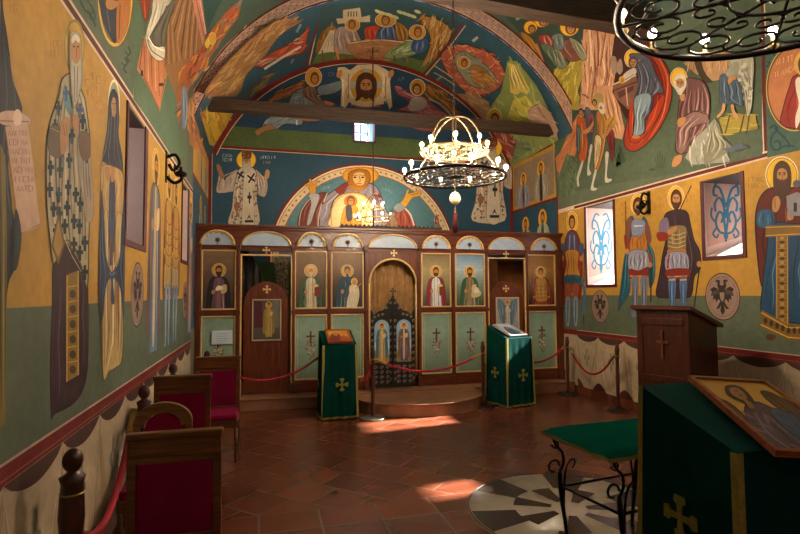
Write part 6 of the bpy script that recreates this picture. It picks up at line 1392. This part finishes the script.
FP = [(1.49, 7.06, 'slim wooden barrier post just right of the left green icon stand', 1.0, mat('steel_base', '#8a8880', .3, .6)), (3.22, 7.30, 'slim wooden barrier post just left of the right green icon stand', 1.0, BASE), (4.98, 7.82, 'slim wooden barrier post by the right end of the altar step', .98, BASE), (4.96, 6.52, 'slim wooden barrier post by the right wall, left of the reading desk', .98, BASE)]
for x, y, l_, h, bm_ in FP: stanchion(x, y, l_, 'slim', h, bm_)
ROPE = mat('red_rope', '#9c0c22', .7, noise=.2, scale=50)
def rope(a, b, sag, label, r=.016):
    a, b = Vector(a), Vector(b); n = 22; P = [a.lerp(b, i/n)-Vector((0, 0, sag*4*(i/n)*(1-i/n))) for i in range(n+1)]
    m_ = MB(); m_.tube(P[1:-1], r, 8); o = m_.obj('barrier_rope', ROPE); tag(o, label, 'rope')
    m_ = MB(); m_.tube(P[:3], r*1.25, 8); m_.obj('brass_end', BRASS, o); m_ = MB(); m_.tube(P[-3:], r*1.25, 8); m_.obj('brass_end', BRASS, o)
Zr = .80
rope((-.81, 2.70, .66), (-.905, 4.32, .84), .34, 'red rope sagging along the left wall behind the nearest chair', .022)
rope((-.905, 4.38, Zr), (-.90, 5.60, Zr), .3, 'red rope along the left wall behind the second and third chairs', .02)
rope((-.64, 7.42, .78), (.80, 7.50, .80), .27, 'red rope hanging across the left side door to the left icon stand')
rope((1.33, 7.12, .52), (1.47, 7.06, .80), .12, 'short red rope between the left icon stand and its barrier post')
rope((1.53, 7.05, Zr), (3.18, 7.28, Zr), .21, 'long red rope sagging in front of the holy doors')
rope((3.24, 7.36, Zr), (3.35, 7.52, .60), .10, 'short red rope between the right barrier post and the right icon stand')
rope((4.06, 7.50, .60), (4.94, 7.82, Zr), .09, 'red rope rising from the right icon stand to the post on its right')
rope((4.99, 7.77, .78), (4.96, 6.57, .80), .36, 'red rope sagging between the two posts at the right wall')
# ================================================================ CHAIRS
REDV = mat('crimson_velvet', '#7c0a38', .85, spec=.15, noise=.15, scale=5)
def chair(x, y, rz, label, w=.48, h=.98, arched=False, grp=None):
    t = empty('armless_chair', (x, y, 0), rz, label, 'chair'); hw = w/2; d = .44; sz = .42
    for sx in (-1, 1):
        m_ = MB(); m_.tube([(sx*(hw-.022), -d/2+.02, 0), (sx*(hw-.022), -d/2+.02, sz-.06)], [.015, .021], 8); m_.obj('leg', CHW, t)
        m_ = MB(); m_.bbox(sx*(hw-.022)-.022, sx*(hw-.022)+.022, d/2-.04, d/2, 0, (h-.02) if not arched else h-.14, .006); m_.obj('leg', CHW, t)
    m_ = MB(); m_.bbox(-hw, hw, -d/2, d/2-.02, sz-.09, sz-.01, .008); m_.obj('seat_frame', CHW, t)
    m_ = MB(); m_.bbox(-hw+.01, hw-.01, -d/2-.005, d/2-.04, sz-.015, sz+.045, .022); m_.obj('seat_cushion', REDV, t)
    if arched:
        pts = [(-hw, h-.16)]+[(-hw*math.cos(u), h-.14+.14*math.sin(u)) for u in [pi*k/16 for k in range(17)]]+[(hw, h-.16), (hw-.05, h-.16)]+[((hw-.075)*math.cos(u), h-.17+.10*math.sin(u)) for u in [pi*k/16 for k in range(17)]]+[(-hw+.05, h-.16)]
        m_ = MB(); m_.prism(pts, d/2-.045, d/2+.005); m_.obj('top_rail', wood_mat('light_chair_wood', '#5a3818', '#86602e', axis=0), t)
        m_ = MB(); m_.prism([(-hw+.08, sz+.1), (hw-.08, sz+.1), (hw-.08, h-.17)]+[((hw-.08)*math.cos(u), h-.17+.095*math.sin(u)) for u in [pi*k/12 for k in range(1, 12)]]+[(-hw+.08, h-.17)], d/2-.035, d/2-.005); m_.obj('backrest', REDV, t)
        m_ = MB(); m_.bbox(-hw, hw, d/2-.04, d/2, sz+.06, sz+.11, .005); m_.obj('lower_rail', CHW, t)
    else:
        m_ = MB(); m_.bbox(-hw-.006, hw+.006, d/2-.05, d/2+.008, h-.035, h, .008); m_.bbox(-hw+.005, hw-.005, d/2-.042, d/2, h-.125, h-.03, .006); m_.bbox(-hw+.03, hw-.03, d/2-.038, d/2-.004, h-.16, h-.12, .004); m_.obj('top_rail', CHW, t)
        m_ = MB(); m_.bbox(-hw+.04, hw-.04, d/2-.038, d/2-.008, sz+.06, h-.145, .012); m_.obj('backrest', REDV, t)
        m_ = MB(); m_.bbox(-hw+.03, hw-.03, d/2-.038, d/2-.003, sz+.0, sz+.065, .005); m_.obj('lower_rail', CHW, t)
    return t
chair(-.415, 2.74, .0, 'wooden chair with crimson back panel nearest the camera, bottom left', .45, 1.0)
chair(-.665, 3.90, .0, 'wooden chair with a rounded arched top rail, just behind the nearest chair', .39, .93, True)
chair(-.645, 4.72, .0, 'square-backed crimson chair between the arched chair and the farthest one', .46, 1.0)
chair(-.44, 5.90, .0, 'crimson upholstered chair farthest from the camera, under the white sheet', .46, 1.02)
SUN_E = 44
EXPO = 0.55
# ================================================================ light
sd = bpy.data.lights.new('sun', 'SUN'); sd.energy = SUN_E; sd.angle = .03; sd.color = (1, .97, .92)
s_ = link(bpy.data.objects.new('sun', sd)); s_.rotation_euler = Vector((-3.8, -.55, -2.55)).to_track_quat('-Z', 'Y').to_euler()
w = bpy.data.worlds.new('sky'); sc.world = w; w.use_nodes = True; w.node_tree.nodes['Background'].inputs[0].default_value = (.62, .78, 1, 1); w.node_tree.nodes['Background'].inputs[1].default_value = 1.2
sc.view_settings.view_transform = 'Standard'; sc.view_settings.look = 'None'; sc.view_settings.exposure = EXPO; sc.view_settings.gamma = 1; sc.view_settings.use_curve_mapping = False
sc.cycles.use_denoising = True; sc.cycles.max_bounces = 8; sc.cycles.diffuse_bounces = 5; sc.cycles.sample_clamp_indirect = 4
